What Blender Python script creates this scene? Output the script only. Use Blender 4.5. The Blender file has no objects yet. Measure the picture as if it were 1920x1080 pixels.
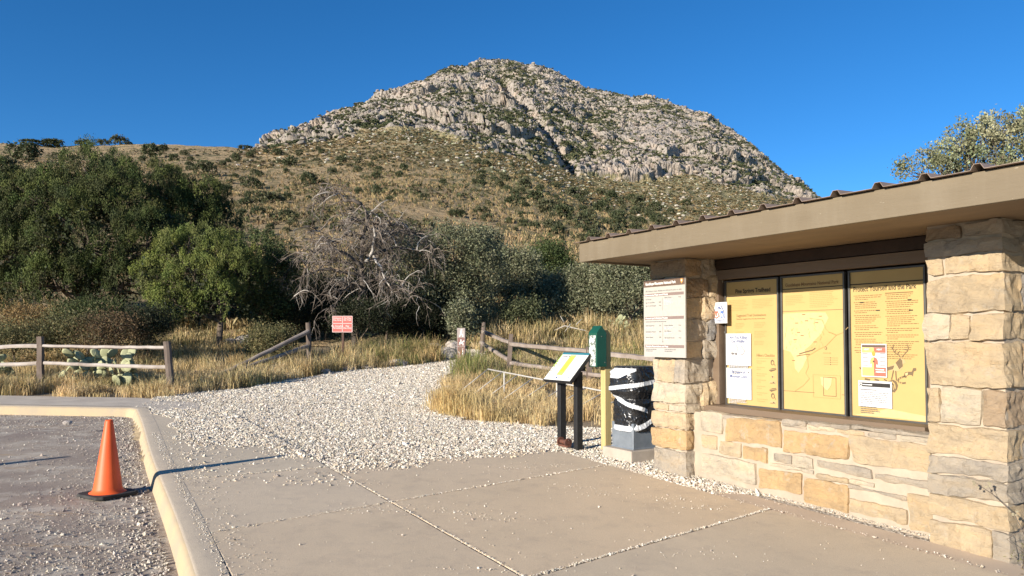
import bpy, math, random
import numpy as np
from mathutils import Vector, Matrix, Euler
R = math.radians
random.seed(7); rng = np.random.default_rng(11)
SC = bpy.context.scene
COL = SC.collection
F = 1387.0; CAMH = 1.6; HOR = 634.0
ANG = math.atan(861 / F)
DX, DY = -math.sin(ANG), math.cos(ANG)      # along the building front, away from the camera
EX, EY = math.cos(ANG), math.sin(ANG)       # towards and through the building front

# ------------------------------------------------------------------ noise
def _hash(ix, iy, iz=0, seed=0):
    h = (ix.astype(np.int64) * 374761393 + iy.astype(np.int64) * 668265263 + np.int64(seed) * 1274126177)
    if not isinstance(iz, int): h = h + iz.astype(np.int64) * 2147483647
    h = (h ^ (h >> 13)) * 1274126177
    h = h & 0xffffffff
    h = (h ^ (h >> 16)) * 2246822519 & 0xffffffff
    return ((h ^ (h >> 15)) & 0xffffff) / float(0xffffff)
def vnoise(x, y, seed=0):
    x = np.asarray(x, float); y = np.asarray(y, float)
    ix = np.floor(x); iy = np.floor(y); fx = x - ix; fy = y - iy
    fx = fx * fx * (3 - 2 * fx); fy = fy * fy * (3 - 2 * fy)
    a = _hash(ix, iy, 0, seed); b = _hash(ix + 1, iy, 0, seed)
    c = _hash(ix, iy + 1, 0, seed); d = _hash(ix + 1, iy + 1, 0, seed)
    return ((a + (b - a) * fx) * (1 - fy) + (c + (d - c) * fx) * fy) * 2 - 1
def fbm(x, y, seed=0, octv=4, gain=0.5):
    s = 0; a = 1; t = 0
    for o in range(octv):
        s = s + a * vnoise(x * (2.03 ** o) + o * 17.1, y * (2.03 ** o) - o * 9.7, seed + o); t += a; a *= gain
    return s / t
def vnoise3(x, y, z, seed=0):
    ix = np.floor(x); iy = np.floor(y); iz = np.floor(z)
    f = [x - ix, y - iy, z - iz]; f = [q * q * (3 - 2 * q) for q in f]
    r = 0
    for i in (0, 1):
        for j in (0, 1):
            for k in (0, 1):
                w = (f[0] if i else 1 - f[0]) * (f[1] if j else 1 - f[1]) * (f[2] if k else 1 - f[2])
                r = r + w * _hash(ix + i, iy + j, iz + k, seed)
    return r * 2 - 1
def fbm3(P, s, seed=0, octv=3):
    r = 0; a = 1; t = 0
    for o in range(octv):
        k = s * 2.1 ** o
        r = r + a * vnoise3(P[:, 0] * k + 3.3 * o, P[:, 1] * k, P[:, 2] * k, seed + o); t += a; a *= .5
    return r / t
def worley(x, y, seed=0):
    ix = np.floor(x); iy = np.floor(y)
    f1 = np.full(x.shape, 9.0); f2 = np.full(x.shape, 9.0); cid = np.zeros(x.shape)
    cx = np.zeros(x.shape); cy = np.zeros(x.shape)
    for i in (-1, 0, 1):
        for j in (-1, 0, 1):
            px = ix + i + _hash(ix + i, iy + j, 0, seed); py = iy + j + _hash(ix + i, iy + j, 0, seed + 51)
            d = np.hypot(px - x, py - y)
            m = d < f1
            f2 = np.where(m, f1, np.minimum(f2, d)); f1 = np.where(m, d, f1)
            cid = np.where(m, _hash(ix + i, iy + j, 0, seed + 99), cid)
            cx = np.where(m, px, cx); cy = np.where(m, py, cy)
    return f1, f2, cid, cx, cy

# ------------------------------------------------------------------ terrain functions
def G(X, Y):
    X = np.asarray(X, float); Y = np.asarray(Y, float)
    b = .031 * (DX * X + DY * Y)
    return b + .006 * np.clip(Y - 14, 0, 10) ** 2
_xg = [-900, -200, 0, 60, 100, 240, 330, 400, 480, 560, 640, 760, 870, 1000, 1060, 1110, 1200, 1290, 1450, 1600, 2000, 2600]
_yg = [300, 268, 264, 268, 272, 266, 268, 272, 277, 270, 262, 254, 268, 300, 330, 350, 362, 372, 400, 445, 520, 560]
_xr = [-900, 0, 300, 440, 480, 510, 560, 600, 640, 700, 750, 800, 830, 850, 870, 880, 925, 960, 1000, 1040, 1100, 1150, 1180, 1230, 1255, 1300, 1330, 1360, 1400, 1440, 1480, 1520, 1545, 1600, 1700, 1900, 2600]
_yr = [560, 520, 400, 300, 279, 264, 245, 224, 205, 179, 162, 143, 127, 121, 120, 113, 108, 110, 116, 131, 161, 170, 178, 179, 186, 206, 211, 232, 258, 296, 327, 352, 377, 432, 520, 600, 640]
def YGf(xp): return np.interp(xp, [-900, 0, 480, 700, 900, 1200, 1500, 2600], [200, 215, 235, 270, 300, 310, 300, 260])
def YRf(xp): return np.interp(xp, [-900, 300, 480, 600, 925, 1100, 1300, 1540, 1800, 2600], [380, 380, 360, 460, 640, 600, 560, 470, 420, 380])
def H(X, Y):
    X = np.asarray(X, float); Y = np.asarray(Y, float)
    Yc = np.maximum(Y, 1.0); xp = np.clip(960 + F * X / Yc, -900, 2600)
    yG = YGf(xp); yR = YRf(xp)
    zG = CAMH + (HOR - np.interp(xp, _xg, _yg)) / F * yG
    zR = CAMH + (HOR - np.interp(xp, _xr, _yr)) / F * yR
    z0 = G((xp - 960) / F * 24, 24.0)
    a = np.clip((Y - 24) / (yG - 24), 0, 1)
    hill = z0 + (zG - z0) * (a ** 1.06)
    spur = np.exp(-((xp - (760 + (np.clip(a, 0, 1) * -1 + 1) * 420)) / 90) ** 2) * 5.0 * a * (1 - a) * 2
    b = (Y - yG) / (yR - yG)
    bc = np.clip(b, 0, 1)
    up = zG + (zR - zG) * (bc ** 1.05)
    down = np.maximum(Y - yR, 0) * -.75
    mt = up + down
    hid = np.clip((480 - xp) / 60, 0, 1)
    crest = zG - np.maximum(Y - yG, 0) * .12
    mt = mt * (1 - hid) + np.minimum(mt, crest) * hid
    z = np.where(Y <= yG, hill, mt)
    bump = fbm(X / 26, Y / 40, 5, 3) * np.clip((Y - 30) / 120, 0, 1) * 1.6 * np.clip(1.3 - a, .12, 1)
    return z + spur * .8 + bump
def Z(X, Y):
    X = np.asarray(X, float); Y = np.asarray(Y, float)
    return np.where(Y <= 24, G(X, Y), H(X, Y))
def gz(X, Y): return float(Z(X, Y))
def ground_at(xp, yp, ymin=3.0, ymax=320):
    """world point on the ground seen at photo pixel (xp, yp)"""
    Y = np.concatenate([np.linspace(ymin, 24, 1500), np.linspace(24.05, ymax, 3000)])
    X = (xp - 960) / F * Y
    y = HOR - F * (Z(X, Y) - CAMH) / Y
    k = np.argmax(y <= yp)
    return float(X[k]), float(Y[k]), float(Z(X[k], Y[k]))
def at(xp, yp, Y): return Vector(((xp - 960) / F * Y, Y, CAMH + (HOR - yp) / F * Y))
def wu(w, u, z=0.0): return Vector((EX * w + DX * u, EY * w + DY * u, z))
def u_on(xp, w):
    r = (xp - 960) / F
    return (EX * w - r * EY * w) / (-DX + r * DY)
def uz(xp, yp, w):
    u = u_on(xp, w); p = wu(w, u)
    return u, CAMH - (yp - HOR) / F * p.y

# ------------------------------------------------------------------ materials
def new_mat(name):
    m = bpy.data.materials.new(name); m.use_nodes = True
    nt = m.node_tree; b = nt.nodes['Principled BSDF']
    return m, nt, b
def N(nt, t, **k):
    n = nt.nodes.new(t)
    for a, v in k.items():
        if a in n.inputs.keys(): n.inputs[a].default_value = v
        else: setattr(n, a, v)
    return n
def mixc(nt, fac, a, b, mode='MIX'):
    n = nt.nodes.new('ShaderNodeMix'); n.data_type = 'RGBA'; n.blend_type = mode
    for s, v in ((0, fac), (6, a), (7, b)):
        if hasattr(v, 'links') or hasattr(v, 'is_linked'): nt.links.new(v, n.inputs[s])
        elif v is not None: n.inputs[s].default_value = v if s == 0 else (*v, 1) if len(v) == 3 else v
    return n.outputs[2]
def ramp(nt, src, stops):
    r = nt.nodes.new('ShaderNodeValToRGB'); e = r.color_ramp.elements
    while len(e) < len(stops): e.new(.5)
    for i, (p, c) in enumerate(stops):
        e[i].position = p; e[i].color = (c, c, c, 1) if isinstance(c, (int, float)) else (*c, 1)
    nt.links.new(src, r.inputs[0]); return r.outputs[0]
def noise_node(nt, scale, detail=4, rough=.55, vec=None, dim='3D'):
    n = nt.nodes.new('ShaderNodeTexNoise'); n.inputs['Scale'].default_value = scale
    n.inputs['Detail'].default_value = detail; n.inputs['Roughness'].default_value = rough
    if vec is not None: nt.links.new(vec, n.inputs['Vector'])
    return n.outputs[0]
def vor_node(nt, scale, vec=None, feature='F1', out=0):
    n = nt.nodes.new('ShaderNodeTexVoronoi'); n.feature = feature; n.inputs['Scale'].default_value = scale
    if vec is not None: nt.links.new(vec, n.inputs['Vector'])
    return n.outputs[out]
def pos(nt, obj=False):
    if obj: return nt.nodes.new('ShaderNodeTexCoord').outputs['Object']
    return nt.nodes.new('ShaderNodeNewGeometry').outputs['Position']
def mapping(nt, vec, scale):
    m = nt.nodes.new('ShaderNodeMapping'); m.inputs['Scale'].default_value = scale
    nt.links.new(vec, m.inputs['Vector']); return m.outputs[0]
def bump(nt, b, h, strength=.3, dist=.02):
    n = nt.nodes.new('ShaderNodeBump'); n.inputs['Strength'].default_value = strength
    n.inputs['Distance'].default_value = dist
    nt.links.new(h, n.inputs['Height'])
    if b.inputs['Normal'].is_linked: nt.links.new(b.inputs['Normal'].links[0].from_socket, n.inputs['Normal'])
    nt.links.new(n.outputs[0], b.inputs['Normal'])
def nmat(name, c1, c2=None, scale=8, rough=.8, bmp=0.0, bscale=60, bdist=.01, attr=False, metal=0, spec=.3, stretch=None, detail=5, obj=True, contrast=(.35, .65)):
    m, nt, b = new_mat(name)
    c2 = c2 or tuple(x * .75 for x in c1)
    v = pos(nt, obj)
    if stretch: v = mapping(nt, v, stretch)
    f = ramp(nt, noise_node(nt, scale, detail, .6, v), [(contrast[0], 0.0), (contrast[1], 1.0)])
    c = mixc(nt, f, c1, c2)
    if attr:
        a = nt.nodes.new('ShaderNodeAttribute'); a.attribute_name = 'Col'
        c = mixc(nt, 1.0, c, a.outputs[0], 'MULTIPLY')
    nt.links.new(c, b.inputs['Base Color'])
    b.inputs['Roughness'].default_value = rough; b.inputs['Metallic'].default_value = metal
    b.inputs['Specular IOR Level'].default_value = spec
    if bmp: bump(nt, b, noise_node(nt, bscale, 5, .65, v), bmp, bdist)
    return m
def flat(name, c, rough=.7, spec=.3):
    return nmat(name, c, tuple(x * .9 for x in c), 30, rough, spec=spec)
def leafmat(name, trans=.25, rough=.7):
    m, nt, b = new_mat(name)
    a = nt.nodes.new('ShaderNodeAttribute'); a.attribute_name = 'Col'
    n = ramp(nt, noise_node(nt, 14, 2, .5, pos(nt, True)), [(.3, (.75, .75, .75)), (.7, (1.15, 1.12, 1.0))])
    c = mixc(nt, 1.0, a.outputs[0], n, 'MULTIPLY')
    nt.links.new(c, b.inputs['Base Color']); b.inputs['Roughness'].default_value = rough
    b.inputs['Specular IOR Level'].default_value = .2
    t = nt.nodes.new('ShaderNodeBsdfTranslucent'); nt.links.new(c, t.inputs[0])
    mx = nt.nodes.new('ShaderNodeMixShader'); mx.inputs[0].default_value = trans
    nt.links.new(b.outputs[0], mx.inputs[1]); nt.links.new(t.outputs[0], mx.inputs[2])
    nt.links.new(mx.outputs[0], nt.nodes['Material Output'].inputs[0])
    return m

# ------------------------------------------------------------------ objects
def link(o, parent=None):
    COL.objects.link(o)
    if parent is not None: o.parent = parent
    return o
def tag(o, label=None, cat=None, group=None, kind=None):
    if label: o['label'] = label
    if cat: o['category'] = cat
    if group: o['group'] = group
    if kind: o['kind'] = kind
    return o
def empty(name, loc, rz=0.0):
    o = bpy.data.objects.new(name, None); o.empty_display_size = .2
    o.location = loc; o.rotation_euler = (0, 0, rz); COL.objects.link(o); return o
def fast(name, V, Fc, mats, parent=None, col=None, midx=None, smooth=False, loc=None, attrs=None):
    V = np.ascontiguousarray(V, dtype=np.float32); Fc = np.ascontiguousarray(Fc, dtype=np.int32)
    me = bpy.data.meshes.new(name); n, k = Fc.shape
    me.vertices.add(len(V)); me.vertices.foreach_set('co', V.ravel())
    me.loops.add(n * k); me.loops.foreach_set('vertex_index', Fc.ravel())
    me.polygons.add(n); me.polygons.foreach_set('loop_start', np.arange(0, n * k, k, dtype=np.int32))
    me.polygons.foreach_set('loop_total', np.full(n, k, dtype=np.int32))
    if midx is not None: me.polygons.foreach_set('material_index', np.asarray(midx, dtype=np.int32))
    me.polygons.foreach_set('use_smooth', np.full(n, bool(smooth)))
    me.update(calc_edges=True); me.validate()
    for m in (mats if isinstance(mats, (list, tuple)) else [mats]): me.materials.append(m)
    for nm, c in ([('Col', col)] if col is not None else []) + list((attrs or {}).items()):
        a = me.color_attributes.new(nm, 'FLOAT_COLOR', 'POINT')
        cc = np.ones((len(V), 4), dtype=np.float32); cc[:, :3] = c
        a.data.foreach_set('color', cc.ravel())
    o = bpy.data.objects.new(name, me)
    if loc is not None: o.location = loc
    return link(o, parent)
class MB:
    """collects polygons; build() links them as one mesh object"""
    def __init__(s): s.v = []; s.f = []; s.mi = []; s.c = []
    def add(s, V, Fs, mi=0, col=(1, 1, 1)):
        o = len(s.v)
        s.v += [tuple(p) for p in V]
        s.f += [tuple(int(i) + o for i in f) for f in Fs]
        s.mi += [mi] * len(Fs)
        if len(np.shape(col)) == 1: s.c += [tuple(col)] * len(V)
        else: s.c += [tuple(q) for q in col]
        return s
    def box(s, c, h, M=None, mi=0, col=(1, 1, 1)):
        cs = [(-1, -1, -1), (1, -1, -1), (1, 1, -1), (-1, 1, -1), (-1, -1, 1), (1, -1, 1), (1, 1, 1), (-1, 1, 1)]
        V = [Vector((c[0] + a * h[0], c[1] + b * h[1], c[2] + d * h[2])) for a, b, d in cs]
        if M is not None: V = [M @ p for p in V]
        return s.add(V, [(0, 3, 2, 1), (4, 5, 6, 7), (0, 1, 5, 4), (1, 2, 6, 5), (2, 3, 7, 6), (3, 0, 4, 7)], mi, col)
    def tube(s, pts, rad, n=6, mi=0, col=(1, 1, 1), cap=True):
        pts = [Vector(p) for p in pts]; V = []; Fs = []
        if not isinstance(rad, (list, tuple)): rad = [rad] * len(pts)
        up = Vector((0, 0, 1)); a = None
        for i, p in enumerate(pts):
            t = (pts[min(i + 1, len(pts) - 1)] - pts[max(i - 1, 0)])
            t = t.normalized() if t.length > 1e-9 else Vector((0, 0, 1))
            if a is None: a = t.cross(up if abs(t.z) < .9 else Vector((1, 0, 0))).normalized()
            else:
                a = (a - t * a.dot(t)); a = a.normalized() if a.length > 1e-6 else t.orthogonal().normalized()
            b = t.cross(a)
            for k in range(n):
                q = 2 * math.pi * k / n
                V.append(p + (a * math.cos(q) + b * math.sin(q)) * rad[i])
        for i in range(len(pts) - 1):
            for k in range(n):
                Fs.append((i * n + k, i * n + (k + 1) % n, (i + 1) * n + (k + 1) % n, (i + 1) * n + k))
        if cap:
            Fs.append(tuple(range(n))[::-1]); Fs.append(tuple((len(pts) - 1) * n + k for k in range(n)))
        return s.add(V, Fs, mi, col)
    def prism(s, pts, z0, z1, M=None, mi=0, col=(1, 1, 1)):
        n = len(pts)
        V = [Vector((x, y, z0)) for x, y in pts] + [Vector((x, y, z1)) for x, y in pts]
        if M is not None: V = [M @ p for p in V]
        Fs = [tuple(range(n))[::-1], tuple(range(n, 2 * n))] + [(i, (i + 1) % n, n + (i + 1) % n, n + i) for i in range(n)]
        return s.add(V, Fs, mi, col)
    def build(s, name, mats, parent=None, smooth=False, bevel=0, loc=None, seg=2):
        me = bpy.data.meshes.new(name); me.from_pydata([tuple(p) for p in s.v], [], s.f)
        me.polygons.foreach_set('material_index', s.mi)
        me.polygons.foreach_set('use_smooth', [bool(smooth)] * len(s.f)); me.update()
        for m in (mats if isinstance(mats, (list, tuple)) else [mats]): me.materials.append(m)
        a = me.color_attributes.new('Col', 'FLOAT_COLOR', 'POINT')
        a.data.foreach_set('color', np.array([(*c[:3], 1) for c in s.c], dtype=np.float32).ravel())
        o = bpy.data.objects.new(name, me)
        if loc is not None: o.location = loc
        if bevel:
            b = o.modifiers.new('bevel', 'BEVEL'); b.width = bevel; b.segments = seg; b.limit_method = 'ANGLE'
        return link(o, parent)
def inpoly(x, y, P):
    x = np.asarray(x); y = np.asarray(y); c = np.zeros(x.shape, bool); n = len(P); j = n - 1
    for i in range(n):
        xi, yi = P[i]; xj, yj = P[j]
        t = ((yi > y) != (yj > y)) & (x < (xj - xi) * (y - yi) / ((yj - yi) or 1e-9) + xi)
        c ^= t; j = i
    return c
def scatter_mesh(base_V, base_F, P, S, Rz=None, rot=None, jitter=0, col=None, colj=.1):
    """stamp many deformed copies of a small mesh: P (n,3) centres, S (n,3) scales -> arrays of one mesh"""
    n = len(P); k = len(base_V)
    V = np.repeat(base_V[None], n, 0) * S[:, None, :]
    if jitter: V = V * (1 + rng.normal(0, jitter, (n, k, 1)))
    if rot is not None: V = np.einsum('nij,nkj->nki', rot, V)
    elif Rz is not None:
        c, s = np.cos(Rz)[:, None], np.sin(Rz)[:, None]
        V = np.stack([V[..., 0] * c - V[..., 1] * s, V[..., 0] * s + V[..., 1] * c, V[..., 2]], -1)
    V = V + P[:, None, :]
    Fc = base_F[None] + (np.arange(n) * k)[:, None, None]
    C = None
    if col is not None: C = np.repeat(col[:, None, :], k, 1).reshape(-1, 3)
    return V.reshape(-1, 3), Fc.reshape(-1, base_F.shape[1]), C
def rand_rot(n):
    q = rng.normal(size=(n, 4)); q /= np.linalg.norm(q, axis=1)[:, None]
    w, x, y, z = q.T
    return np.stack([np.stack([1 - 2 * (y * y + z * z), 2 * (x * y - z * w), 2 * (x * z + y * w)], -1),
                     np.stack([2 * (x * y + z * w), 1 - 2 * (x * x + z * z), 2 * (y * z - x * w)], -1),
                     np.stack([2 * (x * z - y * w), 2 * (y * z + x * w), 1 - 2 * (x * x + y * y)], -1)], 1)
OCT_V = np.array([(1, 0, 0), (0, 1, 0), (-1, 0, 0), (0, -1, 0), (0, 0, 1), (0, 0, -1)], float)
OCT_F = np.array([(0, 1, 4), (1, 2, 4), (2, 3, 4), (3, 0, 4), (1, 0, 5), (2, 1, 5), (3, 2, 5), (0, 3, 5)])
def ico(sub=1):
    t = (1 + 5 ** .5) / 2
    v = [(-1, t, 0), (1, t, 0), (-1, -t, 0), (1, -t, 0), (0, -1, t), (0, 1, t), (0, -1, -t), (0, 1, -t), (t, 0, -1), (t, 0, 1), (-t, 0, -1), (-t, 0, 1)]
    f = [(0, 11, 5), (0, 5, 1), (0, 1, 7), (0, 7, 10), (0, 10, 11), (1, 5, 9), (5, 11, 4), (11, 10, 2), (10, 7, 6), (7, 1, 8), (3, 9, 4), (3, 4, 2), (3, 2, 6), (3, 6, 8), (3, 8, 9), (4, 9, 5), (2, 4, 11), (6, 2, 10), (8, 6, 7), (9, 8, 1)]
    v = [np.array(p) / np.linalg.norm(p) for p in v]
    for _ in range(sub):
        nf = []; cache = {}
        def mid(a, b):
            k = (min(a, b), max(a, b))
            if k not in cache:
                m = v[a] + v[b]; v.append(m / np.linalg.norm(m)); cache[k] = len(v) - 1
            return cache[k]
        for a, b, c in f:
            x, y, z = mid(a, b), mid(b, c), mid(c, a); nf += [(a, x, z), (b, y, x), (c, z, y), (x, y, z)]
        f = nf
    return np.array(v), np.array(f)
# ================================================================== camera, light, sky
cam = bpy.data.cameras.new('camera'); cam.sensor_width = 36; cam.lens = 36 * F / 1920
cam.shift_y = (540 + HOR - F * math.tan(R(2)) - 540 - 540) / 1920
cam.clip_end = 5000; cam.clip_start = .05
co = bpy.data.objects.new('camera', cam); co.location = (0, 0, CAMH); co.rotation_euler = (R(92), 0, 0); COL.objects.link(co); SC.camera = co
SUN_EL = 16.2; SUN_AZ = math.atan2(-.673, -.74)
w = bpy.data.worlds.new('World'); SC.world = w; w.use_nodes = True
nt = w.node_tree; bg = nt.nodes['Background']
sky = nt.nodes.new('ShaderNodeTexSky'); sky.sky_type = 'NISHITA'; sky.sun_disc = False
sky.sun_elevation = R(SUN_EL); sky.sun_rotation = SUN_AZ % (2 * math.pi)
sky.altitude = 2600; sky.air_density = 1.0; sky.dust_density = .0; sky.ozone_density = 4.5
hs = nt.nodes.new('ShaderNodeHueSaturation'); hs.inputs['Saturation'].default_value = 1.18; hs.inputs['Value'].default_value = .60
nt.links.new(sky.outputs[0], hs.inputs['Color']); nt.links.new(hs.outputs[0], bg.inputs[0]); bg.inputs[1].default_value = .15
sl = bpy.data.lights.new('sun', 'SUN'); sl.energy = 4.8; sl.angle = R(.5); sl.color = (1, .92, .80)
so = bpy.data.objects.new('sun', sl)
sd = Vector((.673 * math.cos(R(SUN_EL)), .74 * math.cos(R(SUN_EL)), -math.sin(R(SUN_EL))))
so.rotation_euler = sd.to_track_quat('-Z', 'Y').to_euler(); so.location = (-20, -20, 20); COL.objects.link(so)
SC.view_settings.view_transform = 'Standard'; SC.view_settings.look = 'None'
SC.view_settings.exposure = .9; SC.view_settings.gamma = 1
SC.cycles.max_bounces = 6; SC.cycles.use_denoising = True

# ================================================================== ground (near field)
mg, nt, b = new_mat('dry_soil')
p_ = pos(nt)
c = mixc(nt, ramp(nt, noise_node(nt, .8, 5, .6, p_), [(.35, 0.), (.65, 1.)]), (.30, .22, .13), (.42, .32, .19))
c = mixc(nt, ramp(nt, noise_node(nt, 22, 4, .7, p_), [(.4, 0.), (.62, 1.)]), c, (.22, .165, .10))
nt.links.new(c, b.inputs['Base Color']); b.inputs['Roughness'].default_value = .95
bump(nt, b, noise_node(nt, 30, 5, .7, p_), .6, .03)
xs = np.concatenate([np.linspace(-60, -20, 20, endpoint=False), np.linspace(-20, 14, 170), np.linspace(14, 60, 22)[1:]])
ys = np.concatenate([np.linspace(-60, 0, 20, endpoint=False), np.linspace(0, 24.02, 121)])
Xg, Yg = np.meshgrid(xs, ys)
def kerb_w(u): return .73 + .0397 * (u - 4.84)
Ug = DX * Xg + DY * Yg; Wg = EX * Xg + EY * Yg
low = ((Wg < kerb_w(Ug) + .05) & (Yg < 12.5)) | ((Wg < 5.7) & (Ug < 8.2) & (Wg > .5)) | ((Yg < 13.6) & (Xg < -6))
# beyond the frame sideways the ground must meet the hill's first row
Zg = G(Xg, Yg) + fbm(Xg * .8, Yg * .8, 3, 3) * .025 * np.clip((Yg - 12) / 4, 0, 1) - .035 - low * .28
idx = np.arange(Xg.size).reshape(Xg.shape)
Fg = np.stack([idx[:-1, :-1], idx[:-1, 1:], idx[1:, 1:], idx[1:, :-1]], -1).reshape(-1, 4)
g = fast('ground', np.stack([Xg, Yg, Zg], -1).reshape(-1, 3), Fg, mg, smooth=True); tag(g, kind='structure')

# ================================================================== mountain and hill, one lattice
xpv = np.concatenate([np.linspace(-1600, -60, 40, endpoint=False), np.linspace(-60, 440, 260, endpoint=False), np.linspace(440, 1560, 900, endpoint=False), np.linspace(1560, 1980, 90, endpoint=False), np.linspace(1980, 3500, 40)])
t1 = 24 * (230 / 24) ** np.linspace(0, 1, 190, endpoint=False)
t2 = np.concatenate([np.linspace(230, 680, 400, endpoint=False), np.linspace(680, 1100, 30)])
Yv = np.concatenate([t1, t2])
XP, YY = np.meshgrid(xpv, Yv); XX = (XP - 960) / F * YY
ZZ = H(XX, YY)
ypx = HOR - F * (ZZ - CAMH) / YY
# rock zone from the apparent line where the cliffs start (converted to terrain height)
yrock = np.interp(XP, [440, 480, 560, 640, 700, 800, 870, 950, 1040, 1080, 1200, 1290, 1400, 1450, 1540, 1700],
                  [284, 286, 276, 266, 247, 244, 266, 286, 312, 336, 338, 336, 352, 376, 400, 420])
wob = fbm(XX / 22, YY / 30, 21, 3) * 26
rock = np.clip((yrock + wob * .7 - ypx) / 12, 0, 1) * np.clip((XP - 455) / 40, 0, 1) * np.clip((YY - YGf(XP) + 60) / 30, 0, 1)
m = rock > .001
x_ = XX[m]; y_ = YY[m]; z_ = ZZ[m]; k_ = rock[m]
hx = x_ + fbm(x_ / 15, z_ / 15, 31, 3) * 6; hz = z_ * 1.25 + y_ * .12 + fbm(x_ / 30, z_ / 25, 35, 3) * 10
wx = hx + vnoise(hx / 5, hz / 4, 6) * 1.6; wz = hz + vnoise(hx / 5, hz / 4, 8) * 1.6
f1, f2, cid, cx, cy = worley(wx / 13, wz / 10, 41)
facet = ((wx / 13 - cx) * (cid - .5) + (wz / 10 - cy) * (.5 - cid)) * 2.0
d1 = (cid - .5) * 1.6 + facet * .9 + np.clip((f2 - f1) * 4, 0, 1) * .7
f1, f2, cid2, cx, cy = worley(wx / 4.6, wz / 5.6, 43)
d2 = (cid2 - .5) * 1.4 + np.clip((f2 - f1) * 4, 0, 1) * .9 + ((wx / 4.6 - cx) * (cid2 - .5)) * 1.8
f1, f2, cid3, cx, cy = worley(hx / 1.9, hz / 2.3, 47)
d3 = (cid3 - .5) * 1.2 + np.clip((f2 - f1) * 3, 0, 1) * .8
# cliff bands: strata that step back
band = z_ + fbm(x_ / 60, y_ / 60, 61, 4) * 34 + fbm(x_ / 12, z_ / 12, 63, 3) * 4
fr = (band / 30) % 1.0
cl = np.where(fr < .45, 0, np.clip((fr - .45) / .12, 0, 1)) - fr      # sawtooth: ledge, then wall
clm = np.clip(fbm(x_ / 70, y_ / 70, 67, 3) * 1.5 + .55, 0.12, 1)
# gully down the face
gp = np.interp(ypx[m], [130, 170, 215, 260, 300, 340, 380], [930, 955, 1005, 1035, 1062, 1085, 1110])
gul = np.exp(-((XP[m] - gp) / 11) ** 2) * np.clip((ypx[m] - 120) / 40, 0, 1)
gul2 = np.exp(-((XP[m] - (gp + 75 + (ypx[m] - 200) * .25)) / 9) ** 2) * .35
f1, f2, cid4, cx, cy = worley(hx / 2.6 + vnoise(hx / 4, hz / 9, 12) * .6, hz / 13, 53)
d4 = (cid4 - .5) * 1.5 + np.clip((f2 - f1) * 3.2, 0, 1) * 1.3
disp = (d1 * 2.0 + d2 * .95 + d3 * .6 + d4 * .45 * clm + cl * 10 * clm) * (.55 + .45 * np.clip(fbm(x_ / 40, z_ / 40, 71, 2) + .8, 0, 1.3)) - gul * 9 - gul2 * 7
disp *= k_
XX = XX.copy(); YY2 = YY.copy(); ZZ = ZZ.copy()
XX[m] += disp * -.12; YY2[m] += disp * -.8; ZZ[m] += disp * .42
# small relief of the grassy part
gm = ~m | (rock < .6)
ZZ += np.where(rock < .5, fbm(XX / 5, YY2 / 7, 77, 4) * .55 * np.clip((YY2 - 40) / 80, 0, 1), 0)
veg = np.zeros(XX.shape); v1 = np.zeros(XX.shape)
v1[m] = np.clip(.5 - d1 * .28 - clm * cl * .9 + fbm(x_ / 30, z_ / 12, 81, 4) * 1.4 + .03, 0, 1)
crv = np.zeros(XX.shape); crv[m] = np.clip(.5 + (d2 * .5 + d3 * .5 - .2) * .6, 0, 1)
right = np.clip((XP - (620 + (ypx - 250) * 2.1)) / 160, 0, 1)      # greener flank right of the spur
idx = np.arange(XX.size).reshape(XX.shape)
Fm = np.stack([idx[:-1, :-1], idx[:-1, 1:], idx[1:, 1:], idx[1:, :-1]], -1).reshape(-1, 4)
msk = np.stack([rock, v1, right], -1).reshape(-1, 3)
mm, nt, b = new_mat('mountain_side')
p_ = pos(nt)
at_ = nt.nodes.new('ShaderNodeAttribute'); at_.attribute_name = 'Mask'
sp = nt.nodes.new('ShaderNodeSeparateColor'); nt.links.new(at_.outputs[0], sp.inputs[0])
ge = nt.nodes.new('ShaderNodeNewGeometry'); sx = nt.nodes.new('ShaderNodeSeparateXYZ'); nt.links.new(ge.outputs['Normal'], sx.inputs[0])
def math_(nt, op, a, b_=None, clamp=False):
    n = nt.nodes.new('ShaderNodeMath'); n.operation = op; n.use_clamp = clamp
    for i, v in enumerate((a, b_)):
        if v is None: continue
        if isinstance(v, (int, float)): n.inputs[i].default_value = v
        else: nt.links.new(v, n.inputs[i])
    return n.outputs[0]
# grassland
g1 = mixc(nt, ramp(nt, noise_node(nt, .045, 5, .65, p_), [(.38, 0.), (.62, 1.)]), (.48, .34, .19), (.36, .265, .155))
g1 = mixc(nt, ramp(nt, noise_node(nt, .5, 6, .75, p_), [(.45, 0.), (.6, 1.)]), g1, (.25, .19, .105))
g1 = mixc(nt, ramp(nt, noise_node(nt, 1.3, 4, .7, mapping(nt, p_, (1, .5, 2))), [(.5, 0.), (.68, 1.)]), g1, (.52, .40, .24))
g1 = mixc(nt, ramp(nt, noise_node(nt, .25, 4, .7, mapping(nt, p_, (1.3, .4, 1))), [(.50, 0.), (.60, .85)]), g1, (.13, .125, .065))
green = mixc(nt, ramp(nt, noise_node(nt, .22, 5, .75, p_), [(.42, 0.), (.6, 1.)]), (.14, .14, .075), (.38, .31, .17))
gf = math_(nt, 'MULTIPLY', sp.outputs[2], ramp(nt, noise_node(nt, .07, 5, .7, p_), [(.3, .55), (.6, 1.)]))
grass = mixc(nt, gf, g1, green)
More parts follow.
